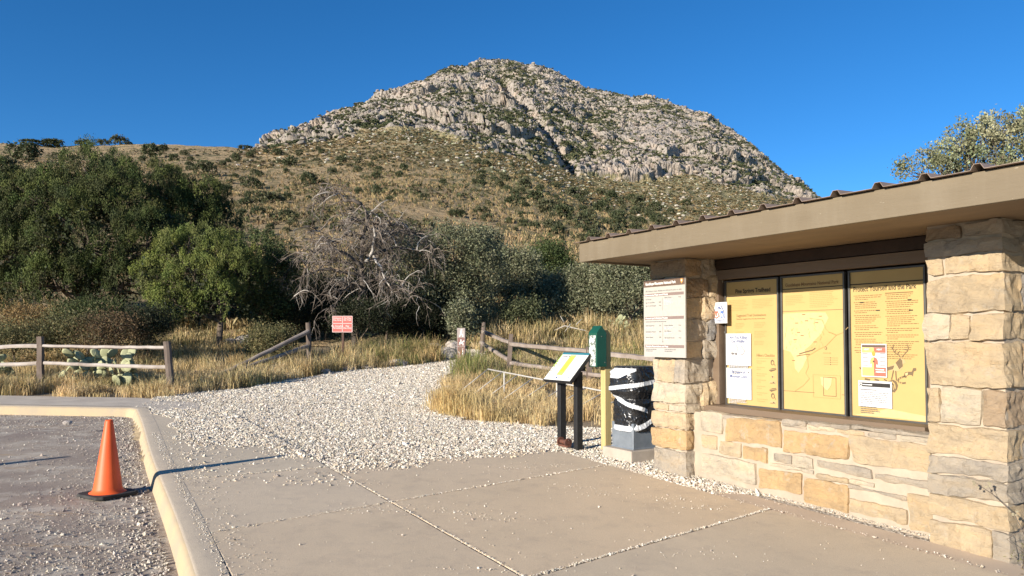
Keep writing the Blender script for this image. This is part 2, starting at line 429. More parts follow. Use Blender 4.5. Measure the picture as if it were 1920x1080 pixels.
# rock
r1 = mixc(nt, ramp(nt, noise_node(nt, .06, 6, .7, p_), [(.35, 0.), (.65, 1.)]), (.47, .40, .335), (.35, .31, .265))
r1 = mixc(nt, ramp(nt, noise_node(nt, .5, 6, .75, mapping(nt, p_, (1.6, 1, .6))), [(.42, 0.), (.66, 1.)]), r1, (.21, .18, .155))
r1 = mixc(nt, ramp(nt, noise_node(nt, .11, 3, .6, p_), [(.55, 0.), (.7, .75)]), r1, (.50, .39, .30))
vg = mixc(nt, ramp(nt, noise_node(nt, .35, 5, .7, p_), [(.4, 0.), (.6, 1.)]), (.075, .085, .042), (.20, .18, .09))
vf = math_(nt, 'ADD', math_(nt, 'MULTIPLY', sp.outputs[1], 1.0), math_(nt, 'MULTIPLY', math_(nt, 'SUBTRACT', sx.outputs[2], .72), 1.1))
vf = math_(nt, 'ADD', vf, math_(nt, 'MULTIPLY', math_(nt, 'SUBTRACT', noise_node(nt, .3, 6, .75, p_), .5), 1.9))
vf = ramp(nt, vf, [(.42, 0.), (.62, 1.)])
rocky = mixc(nt, vf, r1, vg)
rk = ramp(nt, math_(nt, 'ADD', sp.outputs[0], math_(nt, 'MULTIPLY', math_(nt, 'SUBTRACT', noise_node(nt, .18, 5, .75, p_), .5), 1.1)), [(.4, 0.), (.56, 1.)])
c = mixc(nt, rk, grass, rocky)
crk = ramp(nt, noise_node(nt, .55, 6, .8, mapping(nt, p_, (1.2, 1.0, .6))), [(.34, .55), (.43, 0.)])
c = mixc(nt, math_(nt, 'MULTIPLY', crk, rk), c, (.085, .075, .065))
nt.links.new(c, b.inputs['Base Color']); b.inputs['Roughness'].default_value = .95; b.inputs['Specular IOR Level'].default_value = .1
bump(nt, b, noise_node(nt, .9, 7, .8, mapping(nt, p_, (1.3, 1, .8))), .8, 1.1)
mo = fast('mountain', np.stack([XX, YY2, ZZ], -1).reshape(-1, 3), Fm, mm, smooth=False, attrs={'Mask': msk})
tag(mo, kind='structure')

# ================================================================== distant scrub, boulders
iv, if_ = ico(1)
_r = np.random.default_rng(3)
def brush_base(n=16, leaf=.42, seed=3, top=1.0):
    r_ = np.random.default_rng(seed); V = []; Fs = []
    for i in range(n):
        d = r_.normal(size=3); d /= np.linalg.norm(d); d[2] = abs(d[2]) * top - .15; c = d * r_.uniform(.45, .9)
        a = r_.normal(size=3); a /= np.linalg.norm(a); b2 = np.cross(a, d + r_.normal(0, .4, 3)); b2 /= np.linalg.norm(b2) + 1e-9
        k = len(V); s1_ = leaf * r_.uniform(.6, 1.2); V += [c - a * s1_, c + b2 * s1_ * .7, c + a * s1_, c - b2 * s1_ * .7]; Fs += [(k, k + 1, k + 2), (k, k + 2, k + 3)]
    return np.array(V), np.array(Fs)
def tuft_base(n=16, seed=4):
    r_ = np.random.default_rng(seed); V = []; Fs = []
    for i in range(n):
        an = r_.uniform(0, 6.28); sp_ = r_.uniform(.15, .75); h_ = r_.uniform(.7, 1.5); w_ = .075
        c = np.array([math.cos(an), math.sin(an), 0]); t_ = np.array([-c[1], c[0], 0]); k = len(V)
        V += [c * .1 - t_ * w_, c * .1 + t_ * w_, c * sp_ * .6 + [0, 0, h_ * .75] + t_ * w_ * .7, c * sp_ + [0, 0, h_]]
        Fs += [(k, k + 1, k + 2), (k, k + 2, k + 3)]
    return np.array(V), np.array(Fs)
BRUSH = brush_base(); TUFT = tuft_base(); ROCK = ico(0)
def blob_field(name, pts, size, cols, flatz, mat, label, jit=.18, base=None):
    n = len(pts); s = size[:, None] * np.stack([rng.uniform(.8, 1.3, n), rng.uniform(.8, 1.3, n), flatz * rng.uniform(.7, 1.2, n)], -1)
    P = pts + np.stack([0 * size, 0 * size, size * flatz * .45], -1)
    bv, bf = base if base else (OCT_V, OCT_F)
    V, Fc, C = scatter_mesh(bv, bf, P, s, Rz=rng.uniform(0, 6.28, n), jitter=jit, col=cols)
    o = fast(name, V, Fc, mat, col=C); tag(o, label, name.replace('_', ' '), kind='stuff'); return o
def palette(n, cols, j=.15):
    c = np.array(cols)[rng.integers(0, len(cols), n)]
    return c * rng.uniform(1 - j, 1 + j, (n, 1)) * rng.uniform(1 - j * .3, 1 + j * .3, (n, 3))
mveg = leafmat('far_foliage', .1, .9)
mstone = nmat('pale_limestone', (1, 1, 1), (.8, .78, .74), 6, .9, .3, 40, attr=True)
rows = rng.integers(150, 590, 90000); cols_ = rng.integers(300, 1290, 90000)
rk_ = rock[rows, cols_]; P_ = np.stack([XX[rows, cols_], YY2[rows, cols_], ZZ[rows, cols_]], -1)
P_ += rng.normal(0, .3, P_.shape) * [1, 1, 0]
yy_ = ypx[rows, cols_]; xx_ = XP[rows, cols_]
vis = (YY[rows, cols_] < YRf(xx_) + 4)
dens = .35 + .65 * (fbm(P_[:, 0] / 18, P_[:, 1] / 18, 91, 3) > .0)
s1 = vis & (rk_ > .5) & (rng.random(90000) < .55 * dens * (.35 + v1[rows, cols_]))
pp = P_[s1]; blob_field('mountain_scrub', pp, rng.uniform(.5, 1.25, len(pp)), palette(len(pp), [(.06, .075, .035), (.09, .10, .05), (.13, .13, .065), (.075, .085, .045)]), .8, mveg, 'low dark scrub growing between the cliffs of the mountain', base=brush_base(9, .6, 5))
s2 = vis & (rk_ > .15) & (rng.random(90000) < .035)
pp = P_[s2]; blob_field('mountain_boulders', pp, rng.uniform(.35, 1.6, len(pp)) , palette(len(pp), [(.30, .265, .22), (.24, .21, .18), (.34, .29, .235)]), .8, mstone, 'broken grey limestone blocks lying over the mountain face', .14, ROCK)
s1 = vis & (rk_ < .3) & (rng.random(90000) < .46 + .3 * right[rows, cols_])
pp = P_[s1]; blob_field('hillside_scrub', pp, rng.uniform(.16, .62, len(pp)) * (.55 + pp[:, 1] / 420), palette(len(pp), [(.085, .088, .045), (.14, .115, .06), (.21, .15, .08), (.07, .072, .038), (.26, .19, .10)]), .75, mveg, 'low brush and dry tufts covering the brown hillside', .1, brush_base(12, .5, 6))
s2 = vis & (rk_ < .3) & (rng.random(90000) < .05 + .05 * right[rows, cols_])
pp = P_[s2]; blob_field('hillside_stones', pp, rng.uniform(.15, .5, len(pp)) * (.6 + pp[:, 1] / 300), palette(len(pp), [(.5, .45, .38), (.42, .37, .30), (.38, .38, .27)]), .6, mstone, 'scattered pale stones lying in the grass of the hillside', .14, ROCK)
mveg2 = mveg
# nearer hillside tufts
n = 60000
Yn = 26 * (150 / 26) ** rng.random(n); xn = rng.uniform(-80, 1700, n); Xn = (xn - 960) / F * Yn
pp = np.stack([Xn, Yn, H(Xn, Yn)], -1)
k = rng.random(n) < (.5 + fbm(Xn / 9, Yn / 9, 95, 3))
pp = pp[k]; blob_field('hillside_tufts', pp, rng.uniform(.10, .30, len(pp)), palette(len(pp), [(.46, .34, .19), (.36, .27, .15), (.16, .13, .065), (.42, .31, .17), (.17, .14, .075), (.10, .10, .05)], .2), 1.0, mveg, 'dry grass tufts on the nearer hillside', .1, TUFT)

n = 16000
Yn = 30 * (210 / 30) ** rng.random(n); xn = rng.uniform(-80, 1500, n); Xn = (xn - 960) / F * Yn
pp = np.stack([Xn, Yn, H(Xn, Yn)], -1); k = fbm(Xn / 7, Yn / 11, 97, 3) > .02
pp = pp[k]; blob_field('hillside_brush', pp, rng.uniform(.14, .48, len(pp)), palette(len(pp), [(.09, .095, .045), (.13, .12, .06), (.07, .08, .04), (.17, .13, .08)], .2), .85, mveg, 'low grey green brush on the nearer hillside', .1, brush_base(14, .42, 9))
# ================================================================== paving
def slabs(name, polys, top, thick, mat, bev=.012, tints=None):
    mb = MB()
    for P in polys:
        pts = [wu(a, b_) for a, b_ in P]; n = len(pts)
        T = [(p.x, p.y, float(G(p.x, min(p.y, 14))) + top) for p in pts]
        Bm = [(x, y, z - thick) for x, y, z in T]
        mb.add(T + Bm, [tuple(range(n)), tuple(range(n, 2 * n))[::-1]] + [(i, n + i, n + (i + 1) % n, (i + 1) % n) for i in range(n)], 0, (tints or {}).get(polys.index(P), (1, 1, 1)))
    o = mb.build(name, mat, bevel=bev); return tag(o, kind='structure')
mc, nt, b = new_mat('brushed_concrete')
p_ = pos(nt)
c = mixc(nt, ramp(nt, noise_node(nt, .7, 5, .65, p_), [(.35, 0.), (.65, 1.)]), (.70, .565, .40), (.62, .505, .36))
c = mixc(nt, ramp(nt, noise_node(nt, 4.5, 5, .7, p_), [(.5, 0.), (.75, .6)]), c, (.46, .375, .285))
c = mixc(nt, ramp(nt, noise_node(nt, 1.7, 6, .75, p_), [(.56, 0.), (.70, .35)]), c, (.36, .29, .215))
pa_ = nt.nodes.new('ShaderNodeAttribute'); pa_.attribute_name = 'Col'; c = mixc(nt, 1.0, c, pa_.outputs[0], 'MULTIPLY')
c = mixc(nt, ramp(nt, noise_node(nt, 260, 2, .6, p_), [(.35, .55), (.6, 0.)]), c, (.34, .27, .20))
c = mixc(nt, ramp(nt, noise_node(nt, 140, 3, .8, p_), [(.60, 0.), (.66, .7)]), c, (.72, .62, .49))
nt.links.new(c, b.inputs['Base Color']); b.inputs['Roughness'].default_value = .9; b.inputs['Specular IOR Level'].default_value = .2
bump(nt, b, noise_node(nt, 120, 4, .7, p_), .35, .006); bump(nt, b, noise_node(nt, 3, 3, .6, p_), .2, .02)
GAP = .012
def L1(w): return 3.87 + (w - 2.48) * .1464
def L2(w): return 6.04 + (w - 2.58) * .150
def L3(w): return 7.72 + (w - 2.5) * -.03
wk = lambda u: kerb_w(u) + .215
wj = 2.51; wr = 5.26
def panel(wa, wb, ua, ub):
    return [(wa + GAP / 2, ua(wa) + GAP / 2), (wb - GAP / 2, ua(wb) + GAP / 2), (wb - GAP / 2, ub(wb) - GAP / 2), (wa + GAP / 2, ub(wa) - GAP / 2)]
Lm = lambda w: -4.0
polys = [panel(wj, wr, Lm, L1), panel(wj, wr, L1, L2), panel(wj, wr, L2, L3)]
def lpanel(ua, ub):
    return [(wk(ua(1)) + GAP, ua(1) + GAP / 2), (wj - GAP / 2, ua(wj) + GAP / 2), (wj - GAP / 2, ub(wj) - GAP / 2), (wk(ub(1)) + GAP, ub(1) - GAP / 2)]
L4 = lambda w: 10.2 + 0 * w
polys += [lpanel(Lm, L1), lpanel(L1, L2), lpanel(L2, L3), lpanel(L3, L4), lpanel(L4, lambda w: 13.4 + 0 * w)]
slabs('pavement', polys, 0.0, .14, mc, tints={0: (.97, .975, .97), 1: (1.06, 1.02, .96), 2: (1.05, 1.02, .98), 3: (1.0, .99, .96), 4: (1.03, 1.0, .96), 5: (1.0, 1.0, 1.0), 6: (.97, .99, 1.0), 7: (.97, .99, 1.0)})
slabs('wall_apron', [[(wr + .004, -4), (5.60, -4), (5.58, 6.2), (wr + .004, 6.9)]], -.012, .12, nmat('apron_concrete', (.58, .46, .34), (.50, .40, .30), 2, .95, .4, 90, obj=False))
# kerb swept along its line
mk_p = nmat('faded_kerb_paint', (.45, .35, .215), (.37, .30, .215), 3.5, .9, .4, 70, obj=False, contrast=(.40, .70))
prof = [(-.035, -.20, 0), (-.03, -.14, 0), (-.008, -.045, 0), (.006, -.018, 0), (.028, -.003, 0), (.05, .001, 1), (.14, .001, 1), (.21, .001, 1)]
far = Vector((-6.32, 12.42)); near = Vector((-1.93, 4.5)); dirn = (near - far).normalized()
path = [(Vector((-40, 12.75)), Vector((.0, 1.0))), (Vector((-16, 12.5)), Vector((0, 1.0))), (far + Vector((-.15, .0)), Vector((0, 1)))]
for i in range(1, 7):
    a = i / 7 * R(61); cpos = far + Vector((-.15, -.15)); q = Vector((math.sin(a), math.cos(a)))
    path.append((cpos + q * .15 , q))
inn = Vector((-dirn.y, dirn.x)); inn = inn if inn.x > 0 else -inn
for t in np.linspace(.02, 2.2, 90):
    wig = math.sin(t * 9) * .012
    path.append((far + (near - far) * t + inn * (.0 + wig), inn))
V = []; Fs = []; mi = []
for p, n_ in path:
    zb = float(G(p.x, min(p.y, 13)))
    for o_, z_, _ in prof: V.append((p.x + n_.x * o_, p.y + n_.y * o_, zb + z_))
k = len(prof)
for i in range(len(path) - 1):
    for j in range(k - 1):
        Fs.append((i * k + j, i * k + j + 1, (i + 1) * k + j + 1, (i + 1) * k + j)); mi.append(0 if j < 4 else 1)
kb = fast('kerb', np.array(V), np.array(Fs), [mk_p, mc], midx=mi, smooth=True, col=np.full((len(V), 3), (.95, .97, 1.0))); tag(kb, kind='structure')
# pavement strip along the far kerb
Ps = [(-40, 12.965), (-16, 12.715), (-6.5, 12.635), (-6.05, 12.5), (-5.75, 12.0), (-5.2, 12.3), (-5.6, 13.3), (-7, 13.95), (-16, 14.0), (-40, 14.2)]
mb = MB(); T = [(x, y, float(G(x, min(y, 14))) - .002) for x, y in Ps]; mb.add(T, [tuple(range(len(T)))])
tag(mb.build('footpath', nmat('path_concrete', (.56, .48, .38), (.46, .39, .31), 3, .95, .4, 60, obj=False)), kind='structure')
# worn asphalt of the parking bay
ma, nt, b = new_mat('worn_asphalt')
p_ = pos(nt)
c = mixc(nt, ramp(nt, noise_node(nt, .9, 5, .65, p_), [(.38, 0.), (.62, 1.)]), (.40, .315, .235), (.27, .205, .16))
c = mixc(nt, ramp(nt, vor_node(nt, 75, p_), [(.15, 0.), (.5, 1.)]), mixc(nt, .5, c, (.42, .38, .33)), c)
st = ramp(nt, noise_node(nt, 1.6, 4, .7, mapping(nt, p_, (.35, 2.4, 1))), [(.60, 0.), (.68, .45)])
c = mixc(nt, st, c, (.46, .28, .12))
dust = ramp(nt, noise_node(nt, 2.2, 6, .75, p_), [(.48, 0.), (.62, .75)])
c = mixc(nt, dust, c, (.56, .49, .39))
nt.links.new(c, b.inputs['Base Color']); b.inputs['Roughness'].default_value = .95
bump(nt, b, noise_node(nt, 90, 4, .8, p_), .8, .012)
def kl(t, off): p = far + (near - far) * t + inn * off; return (p.x, p.y)
Pa = [(-40, 12.78), (-16, 12.54), (-6.5, 12.45), kl(.01, .06), kl(.3, .06), kl(.6, .06), kl(1, .06), kl(2.2, .06), (-8, -6), (-40, -6)]
ga = []
mb = MB(); T = [(x, y, float(G(x, y)) - .145) for x, y in Pa]; mb.add(T, [tuple(range(len(T)))])
tag(mb.build('asphalt', ma), kind='structure')
# crushed limestone path bed
GP = [(-6.35, 12.5), (-6.7, 13.6), (-6.5, 14.5), (-5.6, 16.4), (-4.8, 19.0), (-3.0, 20.4), (-1.95, 21.6), (-1.75, 23.9), (-.75, 23.9), (-.98, 22.3), (-1.40, 19.8), (-1.55, 17.5), (-1.5, 15.2), (-1.2, 13.0), (-.55, 11.7), (.5, 11.15), (1.55, 11.1), (2.2, 10.2), (3.6, 9.4), (4.6, 7.0), (4.2, 5.2), (2, 3.5), (-1.0, 3.6), (-2.6, 6.3), (-5.2, 11.2)]
mgv, nt, b = new_mat('crushed_limestone')
p_ = pos(nt)
cv = nt.nodes.new('ShaderNodeTexVoronoi'); cv.inputs['Scale'].default_value = 38; nt.links.new(p_, cv.inputs['Vector'])
sh = nt.nodes.new('ShaderNodeSeparateColor'); nt.links.new(cv.outputs['Color'], sh.inputs[0])
c = mixc(nt, sh.outputs[0], (.66, .60, .51), (.44, .39, .325))
c = mixc(nt, ramp(nt, cv.outputs[0], [(.42, 0.), (.75, 1.)]), c, (.17, .145, .12))
c = mixc(nt, ramp(nt, noise_node(nt, 1.1, 4, .6, p_), [(.5, 0.), (.7, .5)]), c, (.42, .35, .27))
nt.links.new(c, b.inputs['Base Color']); b.inputs['Roughness'].default_value = .95
bump(nt, b, cv.outputs[0], -1.0, .02) if False else bump(nt, b, ramp(nt, cv.outputs[0], [(0., 1.), (.8, 0.)]), 1.0, .02)
st_ = .09
gx, gy = np.meshgrid(np.arange(-7.5, 5.2, st_), np.arange(3.2, 24.1, st_))
wig = fbm(gx * 1.2, gy * 1.2, 7, 3) * .35
ins = inpoly(gx + wig, gy + fbm(gx * 1.2, gy * 1.2, 9, 3) * .35 * (gy > 13.5), GP)
sel = ins[:-1, :-1] & ins[1:, 1:]
idx = np.arange(gx.size).reshape(gx.shape)
Fq = np.stack([idx[:-1, :-1], idx[:-1, 1:], idx[1:, 1:], idx[1:, :-1]], -1)[sel]
gzv = G(gx, gy) - .028 + fbm(gx * 1.5, gy * 1.5, 19, 3) * .012 + (gy > 13.5) * .012
Vg = np.stack([gx, gy, gzv], -1).reshape(-1, 3)
used, inv = np.unique(Fq.ravel(), return_inverse=True)
tag(fast('gravel_path', Vg[used], inv.reshape(-1, 4), mgv, smooth=True), kind='structure')
# loose stones, one mass
ms = nmat('limestone_chips', (1, 1, 1), (.8, .78, .74), 30, .9, .25, 120, attr=True)
def on_slab(x, y):
    u = DX * x + DY * y; w_ = EX * x + EY * y
    r = np.zeros(np.shape(x), bool)
    for P in polys: r |= inpoly(w_, u, P)
    return r
def stones(name, x, y, z, size, cols, label):
    n = len(x)
    S = size[:, None] * np.stack([rng.uniform(.7, 1.4, n), rng.uniform(.6, 1.1, n), rng.uniform(.45, .85, n)], -1)
    V, Fc, C = scatter_mesh(OCT_V, OCT_F, np.stack([x, y, z], -1), S, rot=rand_rot(n), jitter=.16, col=cols)
    o = fast(name, V, Fc, ms, col=C); return tag(o, label, 'gravel', kind='stuff')
PC = [(.72, .66, .56), (.62, .56, .47), (.50, .44, .36), (.80, .75, .66), (.38, .33, .27), (.58, .48, .36)]
n = 620000
x = rng.uniform(-7.5, 5, n); y = 4 * (24 / 4) ** rng.random(n) 
y = rng.uniform(7, 24, n)
k = inpoly(x + fbm(x * 1.2, y * 1.2, 7, 3) * .3, y + fbm(x * 1.2, y * 1.2, 9, 3) * .3 * (y > 13.5), GP)
k &= rng.random(n) < np.clip(1.25 - (y - 9) / 22, .45, 1)
x = x[k]; y = y[k]
sl_ = on_slab(x, y)
u = DX * x + DY * y; w_ = EX * x + EY * y
# stones creep onto the slabs near their far edge, thinning out
fade = np.clip((u - (L3(w_) - .05 + fbm(x * 2, y * 2, 3, 3) * .5)) / .45, 0, 1)
fadel = np.clip((u - 7.9 - np.clip(2.5 - w_, 0, 2) * 1.7 - fbm(x * 1.3, y * 1.3, 13, 3) * 1.1) / 1.5, 0, 1) ** 1.2
pk = np.where(sl_, np.where(w_ > wj, 0.0, np.maximum(fadel, .015 + .07 * (fbm(x * 2.2, y * 2.2, 15, 3) > .10))), 1.0)
pk = np.where(sl_ & (w_ > wj), np.clip((u - L3(w_) + .45 + fbm(x * 2.5, y * 2.5, 3, 3) * .35) / .5, 0, 1) * .5, pk)
pk = np.where((EX * x + EY * y < kerb_w(u) + .25), .04 + .5 * fadel, pk)
k = rng.random(len(x)) < pk
x = x[k]; y = y[k]; n = len(x)
z = G(x, y) + np.where(sl_[k], .004, -.012) + (y > 13.5) * .012
stones('gravel_stones', x, y, z, np.clip(rng.lognormal(-4.55, .36, n), .005, .028) * np.where(y > 14, 1.3, 1) * (1 + (rng.random(n) < .03) * .8), palette(n, PC, .1), 'loose white limestone gravel spread over the trail start')
# crumbs along joints, kerb joint, over the slabs, wall foot
X_ = []; 
def along(fn, n, spread):
    t = rng.random(n); p = np.array([fn(q) for q in t]); X_.append(p + rng.normal(0, spread, p.shape))
def wul(w_, u_): p = wu(w_, u_); return (p.x, p.y)
along(lambda t: wul(wj, -1 + 8.7 * t), 1500, .006)
along(lambda t: wul(wj + t * 2.75, L1(wj + t * 2.75)), 1000, .009)
along(lambda t: wul(wj + t * 2.75, L2(wj + t * 2.75)), 420, .014)
along(lambda t: wul(1.1 + t * 1.4, L3(1.1 + t * 1.4)), 330, .018)
along(lambda t: wul(1.1 + t * 1.4, L2(1.1 + t * 1.4)), 120, .02)
along(lambda t: wul(kerb_w(4 + 7 * t) + .20, 4 + 7 * t), 900, .02)
along(lambda t: wul(kerb_w(4 + 7 * t) + .36, 4 + 7 * t), 700, .07)
along(lambda t: wul(5.27, 2 + 5 * t), 260, .02)
along(lambda t: wul(5.66 , 3.05 + 2.6 * t), 1100, .022)
along(lambda t: wul(5.50 + .2 * rng.random(), 3.05 + 3 * t), 160, .05)
for _ in range(20):
    a, c_ = rng.uniform(2.2, 5.0), rng.uniform(3.6, 7.4)
    pp = np.array([wul(a, c_)]) + rng.normal(0, 1, (rng.integers(8, 42), 2)) * [[.20, .05]]
    X_.append(pp)
aa = rng.uniform(1.2, 5.2, 420); cc_ = rng.uniform(1.5, 7.7, 420)
X_.append(np.stack([EX * aa + DX * cc_, EY * aa + DY * cc_], -1))
P = np.concatenate(X_); n = len(P)
stones('paving_crumbs', P[:, 0], P[:, 1], G(P[:, 0], P[:, 1]) + .004, rng.uniform(.0028, .0062, n) * (1 + (rng.random(n) < .05) * 1.2), palette(n, PC, .1), 'small white chips caught in the joints of the paving')
# stones on the asphalt
n = 130000
x = rng.uniform(-14, -1, n); y = rng.uniform(3.4, 12.4, n)
k = inpoly(x, y, [(-16, 12.46), (-6.6, 12.38)] + [kl(.02, -.07), kl(2.2, -.07), (-8, -6), (-16, -6)])
x = x[k]; y = y[k]; u = DX * x + DY * y; w_ = EX * x + EY * y
dk = kerb_w(u) - w_
pk = .07 + .5 * np.exp(-dk / .35) + .35 * (y > 12.1) + .55 * np.clip((6.6 - y + fbm(x, y, 23, 3) * 1.5) / 1.2, 0, 1) + .25 * (fbm(x * 1.4, y * 1.4, 25, 3) > .18)
k = rng.random(len(x)) < pk; x = x[k]; y = y[k]; n = len(x); dk = dk[k]
stones('asphalt_stones', x, y, G(x, y) - .14, rng.uniform(.0035, .0105, n) * (1 + (rng.random(n) < .03) * 1.6 + .7 * (dk < .3)), palette(n, [(.50, .44, .37), (.40, .345, .29), (.32, .27, .235), (.60, .54, .46)], .1), 'loose stones strewn over the worn asphalt beside the kerb')
# ================================================================== masonry helpers (local frame: x = towards the wall, y = along it, z up)
def rock_box(mb, c, h, r=.02, amp=.012, seed=0, nn=5, col=(1, 1, 1), mi=0, cell=.034):
    """a rough stone: rounded box with noise-displaced faces; c centre, h half sizes"""
    h = np.array(h, float); c = np.array(c, float)
    V = []; Fs = []; key = {}
    n = np.clip(np.round(h * 2 / cell), 2, 24).astype(int)
    def vid(i, j, k):
        q = (i, j, k)
        if q not in key: key[q] = len(V); V.append([i / n[0] * 2 - 1, j / n[1] * 2 - 1, k / n[2] * 2 - 1])
        return key[q]
    for a in range(3):
        b_, d = (a + 1) % 3, (a + 2) % 3
        for s in (0, n[a]):
            for i in range(n[b_]):
                for j in range(n[d]):
                    q = []
                    for di, dj in ((0, 0), (1, 0), (1, 1), (0, 1)):
                        t = [0, 0, 0]; t[a] = s; t[b_] = i + di; t[d] = j + dj; q.append(vid(*t))
                    Fs.append(q if s else q[::-1])
    V = np.array(V) * h
    r = min(r, h.min() * .9)
    qd = np.clip(V, -(h - r), h - r); dv = V - qd; L = np.linalg.norm(dv, axis=1)[:, None]
    nrm = np.where(L > 1e-9, dv / np.maximum(L, 1e-9), 0)
    V = qd + nrm * r
    P = V + c + seed * 7.31
    disp = fbm3(P, 5.5, seed, 3) * amp * 1.7 + np.round(fbm3(P, 9, seed + 5, 2) * 2.2) / 2.2 * amp * .9 + fbm3(P, 26, seed + 3, 3) * amp * .8
    V = V + nrm * disp[:, None] + c
    rs_ = np.random.default_rng(seed + 900); dy, dz = rs_.normal(0, .010, 2); L_ = V - c
    L_[:, 2] += L_[:, 1] * rs_.normal(0, .022) * min(1, .25 / max(h[1], .05)); L_[:, 1] += L_[:, 2] * rs_.normal(0, .05); L_[:, 0] += L_[:, 1] * dy * 2 + L_[:, 2] * dz * 4
    lump = fbm3(np.stack([P[:, 0] * 0, P[:, 1], P[:, 2]], -1), 8, seed + 21, 2); L_[:, 1:] *= (1 - .10 * np.clip(lump, 0, 1) * np.minimum(1, .07 / np.maximum(h[1:].min(), .02)))[:, None]
    V = L_ + c
    cn = np.array(col) * (1 + .16 * fbm3(P, 4, seed + 9, 3))[:, None]
    mb.add(V.tolist(), Fs, mi, np.clip(cn, 0, 1))
TAN = (.54, .415, .265); ORG = (.54, .365, .19); PALE = (.56, .47, .345); GREY = (.42, .355, .275); SLATE = (.25, .23, .21); BROWN = (.38, .28, .185)
mstn, nt, b = new_mat('quarried_sandstone')
p_ = pos(nt, True); a_ = nt.nodes.new('ShaderNodeAttribute'); a_.attribute_name = 'Col'
c = mixc(nt, 1.0, a_.outputs[0], ramp(nt, noise_node(nt, 3.2, 6, .7, mapping(nt, p_, (1, 1, 2.6))), [(.3, (.72, .74, .80)), (.5, (1, 1, 1)), (.72, (1.14, 1.05, .92))]), 'MULTIPLY')
c = mixc(nt, ramp(nt, noise_node(nt, 7, 5, .75, p_), [(.57, 0.), (.68, .65)]), c, (.50, .43, .33))
c = mixc(nt, ramp(nt, noise_node(nt, 13, 5, .8, mapping(nt, p_, (1, 1, 2))), [(.6, 0.), (.72, .6)]), c, (.22, .175, .125))
nt.links.new(c, b.inputs['Base Color']); b.inputs['Roughness'].default_value = .9; b.inputs['Specular IOR Level'].default_value = .2
c = mixc(nt, ramp(nt, noise_node(nt, 45, 5, .8, p_), [(.32, .35), (.44, 0.)]), c, (.24, .185, .12))
nt.links.new(c, b.inputs['Base Color'])
bump(nt, b, noise_node(nt, 15, 9, .8, mapping(nt, p_, (1, 1, 1.9))), 1.0, .035)
mmort = nmat('lime_mortar', (.43, .36, .27), (.36, .29, .22), 6, .95, .6, 110)
mbrown = nmat('brown_painted_timber', (.17, .12, .08), (.145, .10, .066), 5, .6, .25, 40, stretch=(1, .12, 1), spec=.35)
mfascia = nmat('fascia_paint', (.175, .137, .088), (.155, .12, .076), 4, .62, .35, 55, stretch=(1, .15, 1), spec=.3)
nt = mfascia.node_tree; b = nt.nodes['Principled BSDF']; src = b.inputs['Base Color'].links[0].from_socket; p_ = pos(nt, True)
c = mixc(nt, ramp(nt, noise_node(nt, 11, 4, .75, mapping(nt, p_, (1, .55, 2))), [(.66, 0.), (.70, .8)]), src, (.34, .29, .21))
c = mixc(nt, ramp(nt, noise_node(nt, 1.6, 5, .7, mapping(nt, p_, (1, 1.6, .4))), [(.5, 0.), (.7, .35)]), c, (.22, .18, .125)); nt.links.new(c, b.inputs['Base Color'])
mdark = nmat('dark_stained_wood', (.045, .026, .018), (.03, .018, .012), 5, .6, .2, 30)
mroof = nmat('roof_sheet_metal', (.26, .19, .145), (.20, .145, .11), 3, .5, .1, 30, spec=.5)
malu = nmat('anodised_frame', (.10, .095, .085), (.07, .066, .06), 8, .45, metal=.3, spec=.5)
mlite = nmat('frame_edge_metal', (.30, .28, .23), (.24, .22, .18), 8, .4, metal=.5)

kiosk = empty('trailhead_kiosk', (0, 0, 0), ANG)
tag(kiosk, 'open sided stone kiosk with three yellow display boards under a brown ribbed roof', 'kiosk')
def gl(w_, u_): p = wu(w_, u_); return float(G(p.x, p.y))

def pillar(w0, w1, u0, u1, zb, zt, zs, fronts, sides, seed):
    """front face at w0 (facing the paving), near side face at u0"""
    mb = MB(); mo_ = MB()
    mo_.box(((w0 + w1) / 2 + .012, (u0 + u1) / 2, (zb + zt) / 2), ((w1 - w0) / 2 - .02, (u1 - u0) / 2 - .018, (zt - zb) / 2 + .01))
    sd_ = seed
    for i in range(len(zs) - 1):
        z0, z1 = zs[i], zs[i + 1]; zc, hz = (z0 + z1) / 2, (z1 - z0) / 2 - .007
        fr_ = fronts[i]; tot = sum(q[0] for q in fr_); u = u1
        for j, (wd, col) in enumerate(fr_):
            L = (u1 - u0) * wd / tot; ua, ub = u - L, u; u = ua
            last = j == len(fr_) - 1
            dep = .13 + (.05 if (i % 2) else .0) if last else .09
            sd_ += 1
            rj = random.uniform(-.008, .014)
            rock_box(mb, (w0 + dep - rj, (ua + ub) / 2 - (.006 if last else 0), zc), (dep, L / 2 - .005 + (.006 if last else 0), hz), .013, .017, sd_, col=col)
        sd2 = sides[i]; tot = sum(q[0] for q in sd2); s0 = w0 + (.36 if i % 2 else .26) * 1.0
        w_ = s0
        for j, (wd, col) in enumerate(sd2):
            L = (w1 - s0) * wd / tot; sd_ += 1
            rj = random.uniform(-.005, .03)
            rock_box(mb, (w_ + L / 2, u0 + .08 - rj, zc), (L / 2 - .006, .085, hz), .012, .042, sd_, col=col, cell=.035)
            rock_box(mb, (w_ + L / 2, u1 - .08, zc), (L / 2 - .006, .085, hz), .014, .012, sd_ + 50, col=col, cell=.07)
            w_ += L
    root = mo_.build('stone_pillar', mmort, kiosk)
    mb.build('stonework', mstn, root, smooth=False)
    return root
gL = gl(5.6, 5.8); gR = gl(5.6, 2.8)
